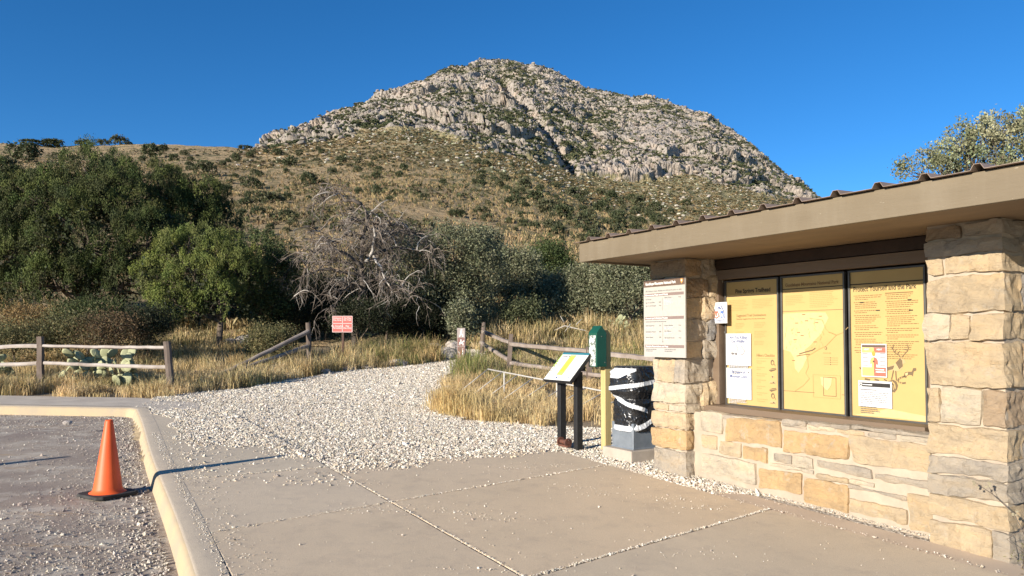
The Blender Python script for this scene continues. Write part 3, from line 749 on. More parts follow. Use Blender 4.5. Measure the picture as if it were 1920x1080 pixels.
pillar(5.58, 6.32, 5.585, 6.09, gL - .15, 2.44, [gL - .04, .43, .64, .82, .905, 1.13, 1.385, 1.58, 1.80, 2.03, 2.24, 2.435],
       [[(1, GREY)], [(1, ORG)], [(1, TAN)], [(.5, TAN), (.5, PALE)], [(1, PALE)], [(.18, PALE), (.5, TAN), (.3, GREY)], [(1, TAN)], [(1, GREY)], [(1, TAN)], [(1, BROWN)], [(1, BROWN)]],
       [[(1, BROWN)], [(1, GREY)], [(1, GREY)], [(1, GREY)], [(1, TAN)], [(1, TAN)], [(1, GREY)], [(1, SLATE)], [(1, TAN)], [(1, TAN)], [(.6, GREY), (.4, BROWN)]], 10)
pillar(5.58, 6.30, 2.545, 3.098, gR - .15, 2.44, [gR - .09, gR + .18, .483 - .03, .60, .735, .97, 1.24, 1.58, 1.78, 2.06, 2.20, 2.32, 2.435],
       [[(.8, TAN), (.2, GREY)], [(1, TAN)], [(1, GREY)], [(1, GREY)], [(1, TAN)], [(.2, TAN), (.55, PALE), (.3, BROWN)], [(1, TAN)], [(.35, PALE), (.25, TAN), (.4, TAN)], [(1, TAN)], [(.27, TAN), (.73, TAN)], [(1, GREY)], [(.5, BROWN), (.5, GREY)]],
       [[(1, TAN)], [(1, GREY)], [(1, BROWN)], [(1, GREY)], [(1, SLATE)], [(.6, SLATE), (.4, TAN)], [(.5, BROWN), (.5, TAN)], [(1, SLATE)], [(1, SLATE)], [(1, GREY)], [(1, GREY)], [(1, BROWN)]], 60)
# low wall
WF = 5.69
mb = MB(); mo_ = MB()
mo_.box((5.69 + .33, (3.06 + 5.60) / 2, (.835 - .1) / 2), (.315, (5.60 - 3.06) / 2, (.835 + .1) / 2))
lst = [(345, 25, 445, 135, PALE), (465, 50, 730, 205, ORG), (745, 115, 1060, 265, ORG), (860, 78, 1065, 116, GREY), (1075, 145, 1465, 330, TAN), (345, 137, 420, 215, TAN), (430, 165, 535, 250, TAN), (545, 190, 660, 275, ORG),
       (345, 230, 605, 375, PALE), (690, 225, 780, 285, GREY), (790, 240, 885, 310, PALE), (620, 295, 830, 435, ORG), (900, 262, 1170, 345, GREY), (840, 345, 1050, 515, ORG), (1180, 325, 1460, 400, GREY), (1060, 384, 1330, 450, GREY),
       (1060, 448, 1330, 570, TAN), (1345, 420, 1478, 625, TAN), (900, 335, 1050, 368, TAN), (740, 60, 850, 105, GREY), (1075, 105, 1465, 150, GREY), (670, 283, 885, 318, PALE), (1060, 360, 1175, 384, PALE)]
for i, (x0, y0, x1, y1, col) in enumerate(lst):
    ua, za = uz(1180 + x0 / 2.595, 760 + y0 / 2.595, WF); ub, zb_ = uz(1180 + x1 / 2.595, 760 + y1 / 2.595, WF)
    za = min(za, .86); hz = max((za - zb_) / 2 - .004, .012)
    if ua - ub < .02: continue
    rock_box(mb, (WF + .06, (ua + ub) / 2, (za + zb_) / 2), (.066, (ua - ub) / 2 + .004, hz + .005), .010, .012, 200 + i, col=tuple(q * .98 for q in col))
for i in range(8):   # capping stones seen edge on
    rock_box(mb, (WF + .075, 3.12 + .275 * i + .13, .812), (.072, .13, .022), .012, .008, 300 + i, col=[PALE, GREY, TAN][i % 3])
root = mo_.build('low_wall', mmort, kiosk); mb.build('stonework', mstn, root)
# timber frame round the boards
PW = 6.10; UL, UR = 5.507, 3.382; ZT, ZB = 2.20, .900
fb = MB()
fb.box((5.97, (UL + .055 + UR - .06) / 2, .868), (.13, (UL - UR + .25) / 2, .030))             # sill
fb.box((6.07, UL + .065, 1.56), (.06, .052, .66)); fb.box((6.11, UR - .06, 1.56), (.02, .04, .66))
fb.box((6.07, (UL + UR) / 2, 2.27), (.055, (UL - UR) / 2 + .117, .05))
fb.build('window_frame', mbrown, kiosk, bevel=.004)
hb = MB(); hb.box((6.17, 4.4, 2.37), (.05, 1.35, .06)); hb.box((6.26, 4.4, 1.65), (.03, 1.3, .78)); hb.box((6.05, 4.33, 2.38), (.03, 1.24, .052))
hb.build('back_panel', mdark, kiosk)
# roof: fascia, soffit, ribbed sheet
RU0, RU1, RW0, RW1 = .6, 6.40, 4.83, 7.35
rf = MB(); zt_ = 2.625
rf.box(((RW0 + RW1) / 2, (RU0 + RU1) / 2, 2.53), ((RW1 - RW0) / 2 - .05, (RU1 - RU0) / 2 - .05, .07))
roof = rf.build('roof', mdark, kiosk)
f_ = MB()
f_.box((RW0 + .02, (RU0 + RU1) / 2, 2.522), (.02, (RU1 - RU0) / 2, .102)); f_.box((RW1 - .02, (RU0 + RU1) / 2, 2.522), (.02, (RU1 - RU0) / 2, .102))
f_.box(((RW0 + RW1) / 2, RU1 - .02, 2.522), ((RW1 - RW0) / 2 - .041, .02, .101)); f_.box(((RW0 + RW1) / 2, RU0 + .02, 2.522), ((RW1 - RW0) / 2 - .041, .02, .101))
f_.build('fascia', mfascia, roof, bevel=.003)
s_ = MB()
for i, (a, b2) in enumerate([(.65, 2.0), (2.003, 4.44), (4.443, 6.355)]): s_.box(((RW0 + RW1) / 2, (a + b2) / 2, 2.447), ((RW1 - RW0) / 2 - .045, (b2 - a) / 2, .006))
s_.build('soffit', nmat('soffit_board', (.26, .185, .11), (.20, .14, .085), 3, .7, .1, 30, stretch=(1, .3, 1)), roof)
pts = [(RU0 - .03, 0)]
u = RU1 + .03; ribs = []
k = (2.638 % .322); uu = k
prof2 = [(RU0 - .03, .0)]
while uu < RU1:
    if uu > RU0 + .05: prof2 += [(uu - .040, .0), (uu - .018, .036), (uu + .018, .036), (uu + .040, .0)]
    uu += .322
prof2.append((RU1 + .03, 0))
V = []; Fs = []
wseg = [RW0 - .045, RW0 + .8, RW0 + 1.8, RW1 + .04]
for wv in wseg:
    for (uu, hh) in prof2: V.append((wv, uu, zt_ + .006 + hh + (wv - RW0) * .035))
n = len(prof2); m_ = len(wseg)
for q in range(m_ - 1):
    for i in range(n - 1): Fs.append((q * n + i, (q + 1) * n + i, (q + 1) * n + i + 1, q * n + i + 1))
mb = MB(); mb.add(V, Fs); o = mb.build('roofing_sheet', mroof, roof)
sm = o.modifiers.new('solid', 'SOLIDIFY'); sm.thickness = .004; sm.offset = 1
sc_ = MB()
for uu in np.arange(k + .16, RU1, .322):
    if uu > RU0: sc_.tube([(RW0 + .05, uu, zt_ + .006), (RW0 + .05, uu, zt_ + .022)], .008, 6)
sc_.build('screw', mlite, roof)

# ================================================================== flat artwork on boards
class Art:
    """draws on a board: x metres from its left edge, y metres down from its top edge, as seen by a reader"""
    def __init__(s, O, right, down, normal, w, h):
        s.O = Vector(O); s.r = Vector(right).normalized(); s.d = Vector(down).normalized(); s.n = Vector(normal).normalized(); s.w = w; s.h = h; s.m = {}
    def P(s, x, y, l): return s.O + s.r * x + s.d * y + s.n * (.0012 * l)
    def poly(s, pts, mat, l=1):
        mb = s.m.setdefault(mat, MB()); V = [s.P(x, y, l) for x, y in pts]
        nn_ = Vector((0, 0, 0))
        for i in range(len(V)): nn_ += (V[i] - V[0]).cross(V[(i + 1) % len(V)] - V[0])
        f = tuple(range(len(V))); mb.add(V, [f if nn_.dot(s.n) > 0 else f[::-1]])
    def rect(s, x, y, w_, h_, mat, l=1): s.poly([(x, y), (x + w_, y), (x + w_, y + h_), (x, y + h_)], mat, l)
    def line(s, pts, t, mat, l=1):
        for (a, b2), (c_, d) in zip(pts[:-1], pts[1:]):
            L = math.hypot(c_ - a, d - b2) or 1e-6; nx, ny = -(d - b2) / L * t / 2, (c_ - a) / L * t / 2
            s.poly([(a + nx, b2 + ny), (c_ + nx, d + ny), (c_ - nx, d - ny), (a - nx, b2 - ny)], mat, l)
    def ell(s, cx, cy, rx, ry, mat, l=1, n=18, a0=0, a1=360):
        s.poly([(cx + rx * math.cos(R(a0 + (a1 - a0) * i / n)), cy + ry * math.sin(R(a0 + (a1 - a0) * i / n))) for i in range(n if a1 - a0 >= 360 else n + 1)], mat, l)
    def text(s, t, x, y, size, mat, l=2, fit=None, align='LEFT', bold=0.0, rot=0):
        cu = bpy.data.curves.new('lettering', 'FONT'); cu.body = t; cu.size = size; cu.align_x = align; cu.offset = bold * size; cu.resolution_u = 3
        ob = bpy.data.objects.new('lettering', cu); me = bpy.data.meshes.new_from_object(ob)
        V = np.array([v.co[:] for v in me.vertices]) if len(me.vertices) else np.zeros((0, 3))
        Fs = [tuple(p.vertices) for p in me.polygons]
        bpy.data.objects.remove(ob); bpy.data.meshes.remove(me); bpy.data.curves.remove(cu)
        if not len(V): return
        if fit:
            wd = V[:, 0].max() - V[:, 0].min(); V[:, 0] *= fit / wd
        ca, sa = math.cos(rot), math.sin(rot)
        VV = [s.P(x + p[0] * ca + p[1] * sa, y - p[1] * ca + p[0] * sa, l) for p in V]
        mb = s.m.setdefault(mat, MB()); 
        if len(Fs):
            f = Fs[0]; nn_ = (VV[f[1]] - VV[f[0]]).cross(VV[f[2]] - VV[f[0]])
            if nn_.dot(s.n) < 0: Fs = [q[::-1] for q in Fs]
        mb.add(VV, Fs)
    def para(s, x, y, w_, n, lh, mat, t=.45, l=2, ragged=.25, indent=0):
        """lines of print too small to read"""
        for i in range(n):
            end = x + w_ * (1 - ragged * random.random()) if i < n - 1 else x + w_ * random.uniform(.35, .8)
            a = x + (indent if i else 0)
            while a < end - .004:
                b2 = min(a + random.uniform(.010, .034), end)
                s.rect(a, y + i * lh, b2 - a, lh * t, mat, l); a = b2 + .005
    def build(s, parent, names):
        out = []
        for mat, mb in s.m.items(): out.append(mb.build(names.get(mat.name, 'print'), mat, parent))
        return out
def board(mb, A, th=.01):
    """solid plate behind an Art surface"""
    c = [A.P(0, 0, 0), A.P(A.w, 0, 0), A.P(A.w, A.h, 0), A.P(0, A.h, 0)]; d = [p - A.n * th for p in c]
    mb.add(c + d, [(3, 2, 1, 0), (4, 5, 6, 7), (0, 1, 5, 4), (1, 2, 6, 5), (2, 3, 7, 6), (3, 0, 4, 7)])
    return mb
I_black = flat('black_ink', (.03, .026, .022)); I_brown = flat('brown_ink', (.20, .12, .05)); I_faint = flat('faint_ink', (.42, .28, .11)); I_navy = flat('navy_ink', (.04, .07, .22))
I_pale = flat('pale_print', (.56, .42, .20)); I_gry = flat('grey_ink', (.16, .15, .15)); I_white = flat('white_print', (.8, .79, .76)); I_wht2 = flat('notice_paper', (.56, .555, .55))
I_red = flat('red_print', (.62, .13, .09)); I_yel = flat('yellow_print', (.85, .66, .15)); I_tanp = flat('tan_heading', (.22, .16, .14)); I_dbr = flat('dark_brown_band', (.13, .085, .06)); I_cream = flat('cream_panel', (.41, .385, .34))
I_blue = flat('blue_print', (.08, .16, .42)); I_oran = flat('orange_print', (.75, .30, .06)); I_pgray = flat('grey_shade', (.42, .43, .46)); I_draw = flat('drawing_ink', (.16, .11, .06)); I_mid = flat('drawing_shade', (.45, .33, .16))
mboard = nmat('yellow_display_board', (.465, .325, .13), (.43, .295, .118), 2.5, .75, 0, attr=False, spec=.25)
INK = {m.name: n for m, n in [(I_black, 'lettering'), (I_brown, 'lettering'), (I_faint, 'small_print'), (I_navy, 'lettering'), (I_pale, 'map_relief'), (I_gry, 'small_print'), (I_white, 'print'), (I_wht2, 'sheet'), (I_red, 'red_print'), (I_yel, 'yellow_print'), (I_tanp, 'heading_band'), (I_dbr, 'header_band'), (I_cream, 'panel_face'), (I_blue, 'blue_print'), (I_oran, 'orange_print'), (I_pgray, 'shaded_print'), (I_draw, 'drawing'), (I_mid, 'drawing_shade')]}
def kboard(xl, xr, w_=6.085):
    ua, ub = u_on(xl, w_), u_on(xr, w_)
    return Art((w_, ua, ZT - .012), (0, -1, 0), (0, 0, -1), (-1, 0, 0), ua - ub, ZT - ZB - .024)
def frame_board(A, name='display_board'):
    mb = board(MB(), A); o = mb.build(name, mboard, kiosk)
    f1_ = MB(); t = .016
    for (x, y, w2, h2) in ((-t, -t, A.w + 2 * t, t), (-t, A.h, A.w + 2 * t, t), (-t, 0, t, A.h), (A.w, 0, t, A.h)):
        c = A.P(x + w2 / 2, y + h2 / 2, 0); f1_.box(c, (.018, w2 / 2, h2 / 2))
    f1_.build('board_frame', malu, o, bevel=.002)
    return o
def pix(A, xp, yp):
    """board coordinates of a photo pixel"""
    w_ = A.O.x; u, z = uz(xp, yp, w_); return A.O.y - u, A.O.z - z
# --- board 1
A = kboard(1363, 1459); o1 = frame_board(A); W = A.w
A.text('Pine Springs Trailhead', .12, .120, .062, I_black, fit=W * .68, bold=.02)
A.rect(0, .145, W, .008, I_black, 2)
A.para(.03, .19, W * .40, 7, .017, I_faint); A.para(W * .52, .19, W * .42, 6, .017, I_faint)
A.text('Suggested Trail Destinations', W * .2, .365, .037, I_brown, fit=W * .58); A.text('Distances suggested by one-way destinations', W * .2, .395, .018, I_brown, fit=W * .56)
for i, (yy, n) in enumerate(((.43, 4), (.52, 5), (.62, 3))):
    A.para(W * .18, yy, W * .2, n, .016, I_faint); A.para(W * .55, yy - .004, W * .24, n, .016, I_faint)
A.text('Hikers Checklist', W * .59, .775, .042, I_brown, fit=W * .34); A.rect(W * .59, .79, W * .36, .004, I_faint, 2)
for i in range(7):
    A.para(W * .59, .815 + i * .064, W * .2, 2, .02, I_faint)
    cx, cy = W * .89, .83 + i * .066
    if i in (0, 5): A.ell(cx, cy, .022, .028, I_draw, 2); A.ell(cx + .004, cy + .004, .012, .016, mboard, 3); A.line([(cx + .01, cy), (cx + .035, cy + .035)], .006, I_draw, 3)
    elif i in (1, 4): A.poly([(cx - .045, cy + .012), (cx - .01, cy - .008), (cx + .04, cy - .014), (cx + .046, cy + .006), (cx - .02, cy + .028)], I_draw, 2); A.line([(cx - .03, cy + .008), (cx + .04, cy - .004)], .004, mboard, 3)
    elif i == 2: A.poly([(cx - .018, cy + .024), (cx + .02, cy + .024), (cx + .012, cy - .008), (cx + .004, cy - .03), (cx - .004, cy - .008)], I_mid, 2); A.ell(cx, cy + .01, .01, .008, I_draw, 3)
    else: A.poly([(cx - .045, cy + .004), (cx - .025, cy - .02), (cx + .04, cy - .014), (cx + .028, cy + .02)], I_mid, 2); A.line([(cx - .03, cy + .008), (cx + .03, cy + .006)], .006, I_draw, 3); A.ell(cx + .01, cy - .002, .01, .006, I_draw, 3)
A.build(o1, INK); A1 = A
# --- board 2 : trail map
A = kboard(1468.5, 1583); o2 = frame_board(A); W = A.w
A.text('Guadalupe Mountains National Park', .03, .088, .046, I_brown, fit=W * .88, bold=.015)
A.rect(0, .108, W, .007, I_black, 2)
A.text('Recommended Routes', .03, .145, .018, I_brown, fit=.2); A.para(.03, .175, W * .36, 6, .017, I_faint); A.para(W * .46, .155, W * .46, 9, .017, I_faint)
A.rect(0, .325, W, .004, I_draw, 2)
rr = random.Random(4)
rel = [(0, .35), (.12, .345), (.3, .345), (.47, .35), (.5, .40), (.46, .47), (.42, .55), (.36, .60), (.30, .66), (.24, .70), (.26, .78), (.22, .86), (.17, .92), (.13, .88), (.12, .78), (.08, .72), (0, .70)]
A.poly(rel, I_pale, 1)
for i in range(46):
    x, y = rr.uniform(.02, .44), rr.uniform(.36, .68)
    A.line([(x, y), (x + rr.uniform(-.02, .03), y + rr.uniform(.01, .045))], .004, rr.choice([I_faint, I_pale, mboard]), 3)
A.line([(.30, .40), (.44, .42), (.47, .50), (.50, .53), (.58, .56), (.64, .54), (.70, .49)], .005, I_faint, 4)
A.line([(.50, .53), (.58, .56), (.47, .66), (.38, .70), (.27, .76), (.28, .86), (.25, .92), (.29, .97), (.22, 1.04), (.12, 1.10)], .005, I_faint, 4)
A.line([(.18, .74), (.25, .72), (.33, .70), (.36, .68)], .010, I_draw, 4); A.line([(.15, .76), (.24, .745), (.3, .74)], .007, I_brown, 4)
for x, y in ((.22, .36), (.25, .42), (.4, .38), (.36, .44), (.14, .44), (.16, .53), (.2, .56), (.12, .60), (.34, .62), (.1, .8)):
    A.rect(x, y, .035, .006, I_brown, 4)
A.ell(.47, .68, .012, .015, I_draw, 4); A.ell(.47, .68, .007, .010, mboard, 5); A.para(.44, .72, .12, 1, .02, I_faint, l=4)
for i in range(4): A.rect(.45, .765 + i * .02, .05, .006, I_faint, 4); A.rect(.51, .765 + i * .02, .012, .008, I_draw, 4); A.rect(.53, .765 + i * .02, .06, .006, I_faint, 4)
for q in ([(0, 1.10), (W * .52, 1.10)], [(W * .95, 1.10), (W, 1.10)]): A.line(q, .004, I_draw, 3)
bx0, by0, bw, bh = W * .50, .93, W * .43, .21
A.line([(bx0, by0), (bx0 + bw, by0), (bx0 + bw, by0 + bh), (bx0, by0 + bh), (bx0, by0)], .004, I_faint, 3)
A.line([(bx0 + .11, by0 + .02), (bx0 + .24, by0 + .02), (bx0 + .24, by0 + .19), (bx0 + .11, by0 + .19), (bx0 + .11, by0 + .02)], .004, I_draw, 4)
A.poly([(bx0 + .08, by0 + .02), (bx0 + .2, by0 + .025), (bx0 + .19, by0 + .09), (bx0 + .15, by0 + .14), (bx0 + .13, by0 + .13), (bx0 + .09, by0 + .09)], I_pale, 3)
A.build(o2, INK)
# --- board 3
A = kboard(1596, 1734.5); o3 = frame_board(A); W = A.w
A.rect(0, .105, W, .009, I_black, 2)
A.text('Protect Yourself and the Park', .025, .175, .062, I_black, fit=W * .86, bold=.01)
y = .21
for n in (3, 4, 2, 5, 3, 3, 4, 1, 2): A.para(.03, y, W * .40, n, .0165, I_brown, t=.34, indent=.012); y += n * .0165 + .009
y = .20; A.rect(W * .49, y - .002, W * .37, .008, I_brown, 2); y += .015
for n in (3, 4, 3, 6, 3, 3, 5, 1, 3): A.para(W * .49, y, W * .44, n, .0165, I_brown, t=.34, indent=.012); y += n * .0165 + .006
for xx, yy in ((.09, .268), (.24, .342), (.52, .262), (.53, .35)): A.rect(xx, yy, .035, .009, I_black, 3)
# stag
def S(x, y, sx=1): return x, y
px_ = lambda pts: [pix(A, 1580 + a / 6, 630 + b2 / 6) for a, b2 in pts]
A.poly(px_([(497, 345), (560, 325), (600, 300), (640, 240), (690, 270), (705, 300), (672, 318), (668, 355), (640, 385), (600, 400), (550, 392), (497, 385)]), I_mid, 2)
A.poly(px_([(590, 300), (640, 250), (665, 275), (670, 340), (630, 375), (612, 340)]), I_draw, 3)
A.poly(px_([(497, 350), (575, 330), (560, 372), (500, 388)]), I_draw, 3)
for q in ([(565, 385), (553, 440), (540, 490)], [(590, 390), (592, 450), (596, 500)]): A.line(px_(q), .010, I_draw, 3)
for q in ([(645, 240), (630, 215), (585, 190), (560, 145), (572, 95)], [(580, 185), (600, 150)], [(660, 240), (690, 205), (730, 165), (738, 130), (722, 95)], [(728, 160), (690, 150)], [(612, 205), (640, 170)], [(560, 150), (545, 120)]): A.line(px_(q), .007, I_draw, 3)
# ringed-tail animal
A.poly(px_([(675, 460), (690, 410), (730, 400), (770, 400), (785, 360), (818, 358), (822, 385), (790, 400), (780, 455), (768, 440), (740, 435), (712, 450), (705, 472)]), I_draw, 2)
A.poly(px_([(695, 420), (728, 408), (722, 440), (700, 445)]), I_pale, 3)
A.line(px_([(690, 450), (640, 470), (612, 490), (620, 515), (660, 530), (700, 525)]), .014, I_draw, 2)
for q in ([(655, 460), (660, 480)], [(630, 472), (640, 490)], [(625, 505), (635, 525)], [(650, 520), (655, 540)]): A.line(px_(q), .006, mboard, 3)
# turkey tail fan
A.poly(px_([(500, 505), (560, 490), (595, 510), (612, 555), (600, 600), (570, 635), (535, 620)]), I_draw, 2)
A.line(px_([(545, 510), (575, 540), (580, 590)]), .010, mboard, 3); A.line(px_([(530, 530), (555, 560), (560, 605)]), .006, I_mid, 3)
A.line(px_([(185, 350), (200, 372)]), .012, I_draw, 2); A.line(px_([(240, 480), (300, 495)]), .018, I_draw, 2); A.line(px_([(350, 485), (400, 500)]), .016, I_draw, 2); A.line(px_([(455, 485), (490, 505)]), .012, I_draw, 2)
A.poly(px_([(300, 860), (500, 815), (720, 860), (930, 900), (930, 960), (600, 920), (110, 880)]), I_pale, 1)
A.build(o3, INK); A3 = A

# ================================================================== taped notices (things of their own)
def kthing(name, label, cat, group=None):
    e = empty(name, (0, 0, 0), ANG); return tag(e, label, cat, group)
def rebase(root, loc_local):
    """put the thing's Empty at its own place, keeping its parts where they are"""
    v = Matrix.Rotation(ANG, 4, 'Z') @ Vector(loc_local); root.location = v
    for ch in [o for o in COL.objects if o.parent == root]: ch.location = Vector(ch.location) - Vector(loc_local)
def notice(label, xl, yt, xr, yb, draw, w_=6.068, mat=None, name='notice_sheet', cat='notice', th=.0012):
    ua, z0 = uz(xl, yt, w_); ub, z1 = uz(xr, yb, w_)
    A = Art((w_, ua, z0), (0, -1, 0), (0, 0, -1), (-1, 0, 0), ua - ub, z0 - z1)
    t = kthing(name, label, cat); board(MB(), A, th).build('sheet', mat or I_wht2, t)
    draw(A); A.build(t, INK); rebase(t, (w_, (ua + ub) / 2, z1)); return t
def d_wild(A):
    W, H_ = A.w, A.h
    A.text('Are You Killing', W / 2, .055, .042, I_navy, align='CENTER', fit=W * .7, bold=.01); A.text('Our Wildlife?', W / 2, .095, .042, I_navy, align='CENTER', fit=W * .55, bold=.01)
    A.line([(W * .42, .12), (W * .5, .16), (W * .46, .18)], .006, I_gry, 2); A.line([(W * .6, .12), (W * .68, .15), (W * .76, .18), (W * .7, .215), (W * .6, .22)], .006, I_gry, 2)
    A.ell(W * .28, .21, .02, .012, I_gry, 2); A.ell(W * .42, .215, .016, .010, I_gry, 2); A.line([(W * .2, .2), (W * .34, .205), (W * .48, .2)], .005, I_gry, 3)
    A.para(W * .12, .25, W * .78, 8, .0155, I_pgray, t=.7, ragged=.05); A.para(W * .25, .395, W * .5, 2, .018, I_gry, t=.35); A.ell(W * .9, .40, .008, .010, I_gry, 2)
def d_lion(A):
    W = A.w
    A.text('Be Aware of', W / 2, .055, .044, I_navy, align='CENTER', fit=W * .52, bold=.01); A.text('Mountain Lions', W / 2, .100, .044, I_navy, align='CENTER', fit=W * .68, bold=.01)
    for yy, n in ((.13, 3), (.185, 4), (.265, 3), (.32, 4)): A.para(W * .1, yy, W * .82, n, .014, I_pgray, t=.5, ragged=.4)
    A.para(W * .1, .40, W * .8, 1, .016, I_navy, t=.3); A.ell(W * .9, .40, .008, .012, I_gry, 2)
notice('white sheet headed Are You Killing Our Wildlife, taped above the mountain lion sheet', 1360.8, 625.5, 1407.5, 686, d_wild)
notice('white sheet headed Be Aware of Mountain Lions, at the foot of the left board', 1361, 689, 1407.5, 749.5, d_lion)
def d_heat(A):
    W, H_ = A.w, A.h
    A.rect(.008, .010, W - .016, .022, I_dbr, 2); A.rect(.008, .034, W / 2 - .008, .042, I_yel, 2); A.rect(W / 2, .034, W / 2 - .008, .042, I_red, 2)
    A.text('HEAT', W * .12, .055, .02, I_white, 3, bold=.02); A.text('HEAT', W * .62, .055, .02, I_white, 3, bold=.02)
    A.rect(.008, H_ - .085, W / 2 - .008, .075, I_yel, 2); A.rect(W / 2, H_ - .085, W / 2 - .008, .075, I_red, 2)
    A.rect(W * .56, H_ - .07, .08, .008, I_white, 3); A.rect(W * .56, H_ - .05, .09, .008, I_white, 3)
    A.ell(W * .5, H_ * .29, .017, .024, I_oran, 3)
    A.poly([(W * .36, H_ * .62), (W * .36, H_ * .5), (W * .42, H_ * .42), (W * .5, H_ * .40), (W * .5, H_ * .85), (W * .42, H_ * .85), (W * .42, H_ * .58)], I_yel, 3)
    A.poly([(W * .5, H_ * .40), (W * .6, H_ * .42), (W * .66, H_ * .5), (W * .67, H_ * .64), (W * .6, H_ * .6), (W * .59, H_ * .85), (W * .5, H_ * .85)], I_red, 3)
    A.ell(W * .5, H_ * .53, .012, .010, I_dbr, 4)
    for i in range(4): A.rect(W * .05, H_ * (.28 + .12 * i), W * .22, .005, I_gry, 3); A.rect(W * .75, H_ * (.28 + .12 * i), W * .2, .005, I_gry, 3)
def d_qr(A):
    W, H_ = A.w, A.h
    A.rect(W * .04, .018, W * .92, .034, I_black, 2); A.ell(W * .09, .035, .013, .013, I_white, 3); A.ell(W * .09, .035, .008, .008, I_black, 4); A.rect(W * .15, .032, W * .28, .007, I_white, 3)
    A.rect(W * .06, .075, W * .5, .007, I_gry, 2); A.para(W * .06, .10, W * .88, 7, .0155, I_gry, t=.35, ragged=.15); A.para(W * .06, .225, W * .6, 4, .017, I_gry, t=.3, ragged=.3)
notice('red and yellow heat illness sheet with a body figure, beside the drawn stag', 1614, 644.5, 1661.5, 708, d_heat)
notice('white letter sheet with a black heading bar, below the red and yellow sheet', 1607.5, 712.5, 1670, 766, d_qr)
# trail badge on the frame
def d_badge(A):
    W, H_ = A.w, A.h
    out = [(W * .5, H_ * .05), (W * .66, H_ * .18), (W * .82, H_ * .42), (W * .9, H_ * .68), (W * .8, H_ * .84), (W * .5, H_ * .94), (W * .2, H_ * .84), (W * .1, H_ * .68), (W * .18, H_ * .42), (W * .34, H_ * .18)]
    A.poly(out, I_blue, 2); A.poly([(W * .5 + (x - W * .5) * .93, H_ * .52 + (y - H_ * .52) * .95) for x, y in out], I_wht2, 3)
    A.poly([(W * .36, H_ * .32), (W * .5, H_ * .21), (W * .68, H_ * .30), (W * .58, H_ * .32), (W * .48, H_ * .29)], I_navy, 4)
    A.poly([(W * .22, H_ * .42), (W * .44, H_ * .42), (W * .44, H_ * .74), (W * .3, H_ * .78), (W * .17, H_ * .66)], I_red, 4); A.poly([(W * .60, H_ * .42), (W * .76, H_ * .42), (W * .84, H_ * .72), (W * .6, H_ * .74)], I_blue, 4)
    A.text('U', W * .24, H_ * .70, .055, I_white, 5, bold=.03); A.text('S', W * .43, H_ * .70, .055, I_red, 5, bold=.03); A.text('A', W * .61, H_ * .70, .055, I_white, 5, bold=.03)
    A.text('NATIONAL', W * .155, H_ * .62, .017, I_navy, 5, rot=-1.15, fit=.07); A.text('RECREATION', W * .62, H_ * .16, .017, I_navy, 5, rot=1.1, fit=.09); A.text('TRAIL', W * .5, H_ * .885, .02, I_navy, 5, align='CENTER')
notice('small white trail badge with red and blue USA letters on the kiosk frame', 1335, 567.5, 1363, 606, d_badge, 5.985, I_wht2, 'trail_badge', 'sign', .012)
# fee sign
def d_fee(A):
    W, H_ = A.w, A.h
    A.rect(.004, .004, W - .008, .072, I_dbr, 2)
    A.text('Guadalupe Mountains National Park', .03, .054, .040, I_white, 3, fit=W * .74, bold=.02)
    A.poly([(W - .065, .018), (W - .045, .010), (W - .028, .022), (W - .034, .045), (W - .048, .064), (W - .060, .040)], I_oran, 3); A.ell(W - .046, .032, .008, .010, I_white, 4)
    A.text('All visitors must display an entrance pass or pay.', .03, .128, .024, I_gry, 2, fit=W * .88)
    for yy, s_ in ((.148, 'Entrance Pass and Fees'), (.398, 'Annual and Lifetime Passes'), (.700, 'Camping Reservations and Fees')):
        A.rect(.02, yy, W - .04, .030, I_tanp, 2); A.text(s_, .03, yy + .023, .024, I_white, 3, bold=.02, fit=min(W * .55, .36))
    def row(x, y, s_, p_, n=2):
        A.text(s_, x, y, .020, I_gry, 2); A.text(p_, x + .21, y, .020, I_gry, 2); A.para(x, y + .008, .15, n, .014, I_pgray, t=.55)
    row(.03, .215, 'Per Person', '', 0); row(.03, .25, 'Age 16 and Older', '$10', 0); row(.03, .285, 'Age 15 and Younger', 'Free', 0); row(.32, .205, 'Other Passes', 'Free', 5)
    A.rect(W * .47, .195, .002, .14, I_gry, 2); A.rect(W * .47, .46, .002, .20, I_gry, 2); A.ell(W * .471, .665, .005, .009, I_gry, 2)
    A.para(.03, .448, W * .75, 1, .018, I_gry, t=.4)
    row(.03, .50, 'Park Annual Pass', '$35'); row(.03, .565, 'Interagency Annual', '$80', 1); row(.03, .625, 'Senior Annual', '$20', 1); row(.32, .50, 'Access Lifetime', 'Free'); row(.32, .56, 'U.S. Military', 'Free', 2); row(.32, .63, '4th Grade Annual', 'Free', 1)
    A.para(.03, .745, .22, 2, .018, I_gry, t=.4); A.para(.32, .745, .20, 2, .018, I_gry, t=.4)
ua, z0 = 6.12, 2.228; ub, z1 = 5.495, 1.398
A = Art((5.50, ua, z0), (0, -1, 0), (0, 0, -1), (-1, 0, 0), ua - ub, z0 - z1)
t = kthing('fee_sign', 'cream entrance fee sign with brown header mounted on the left stone pillar', 'sign')
board(MB(), A, .014).build('sign_panel', I_cream, t); d_fee(A); A.build(t, INK)
br = MB(); br.box((5.535, 5.95, 1.85), (.02, .015, .3)); br.box((5.535, 5.68, 1.85), (.02, .015, .3)); br.build('bracket', malu, t)
rebase(t, (5.50, (ua + ub) / 2, z1))
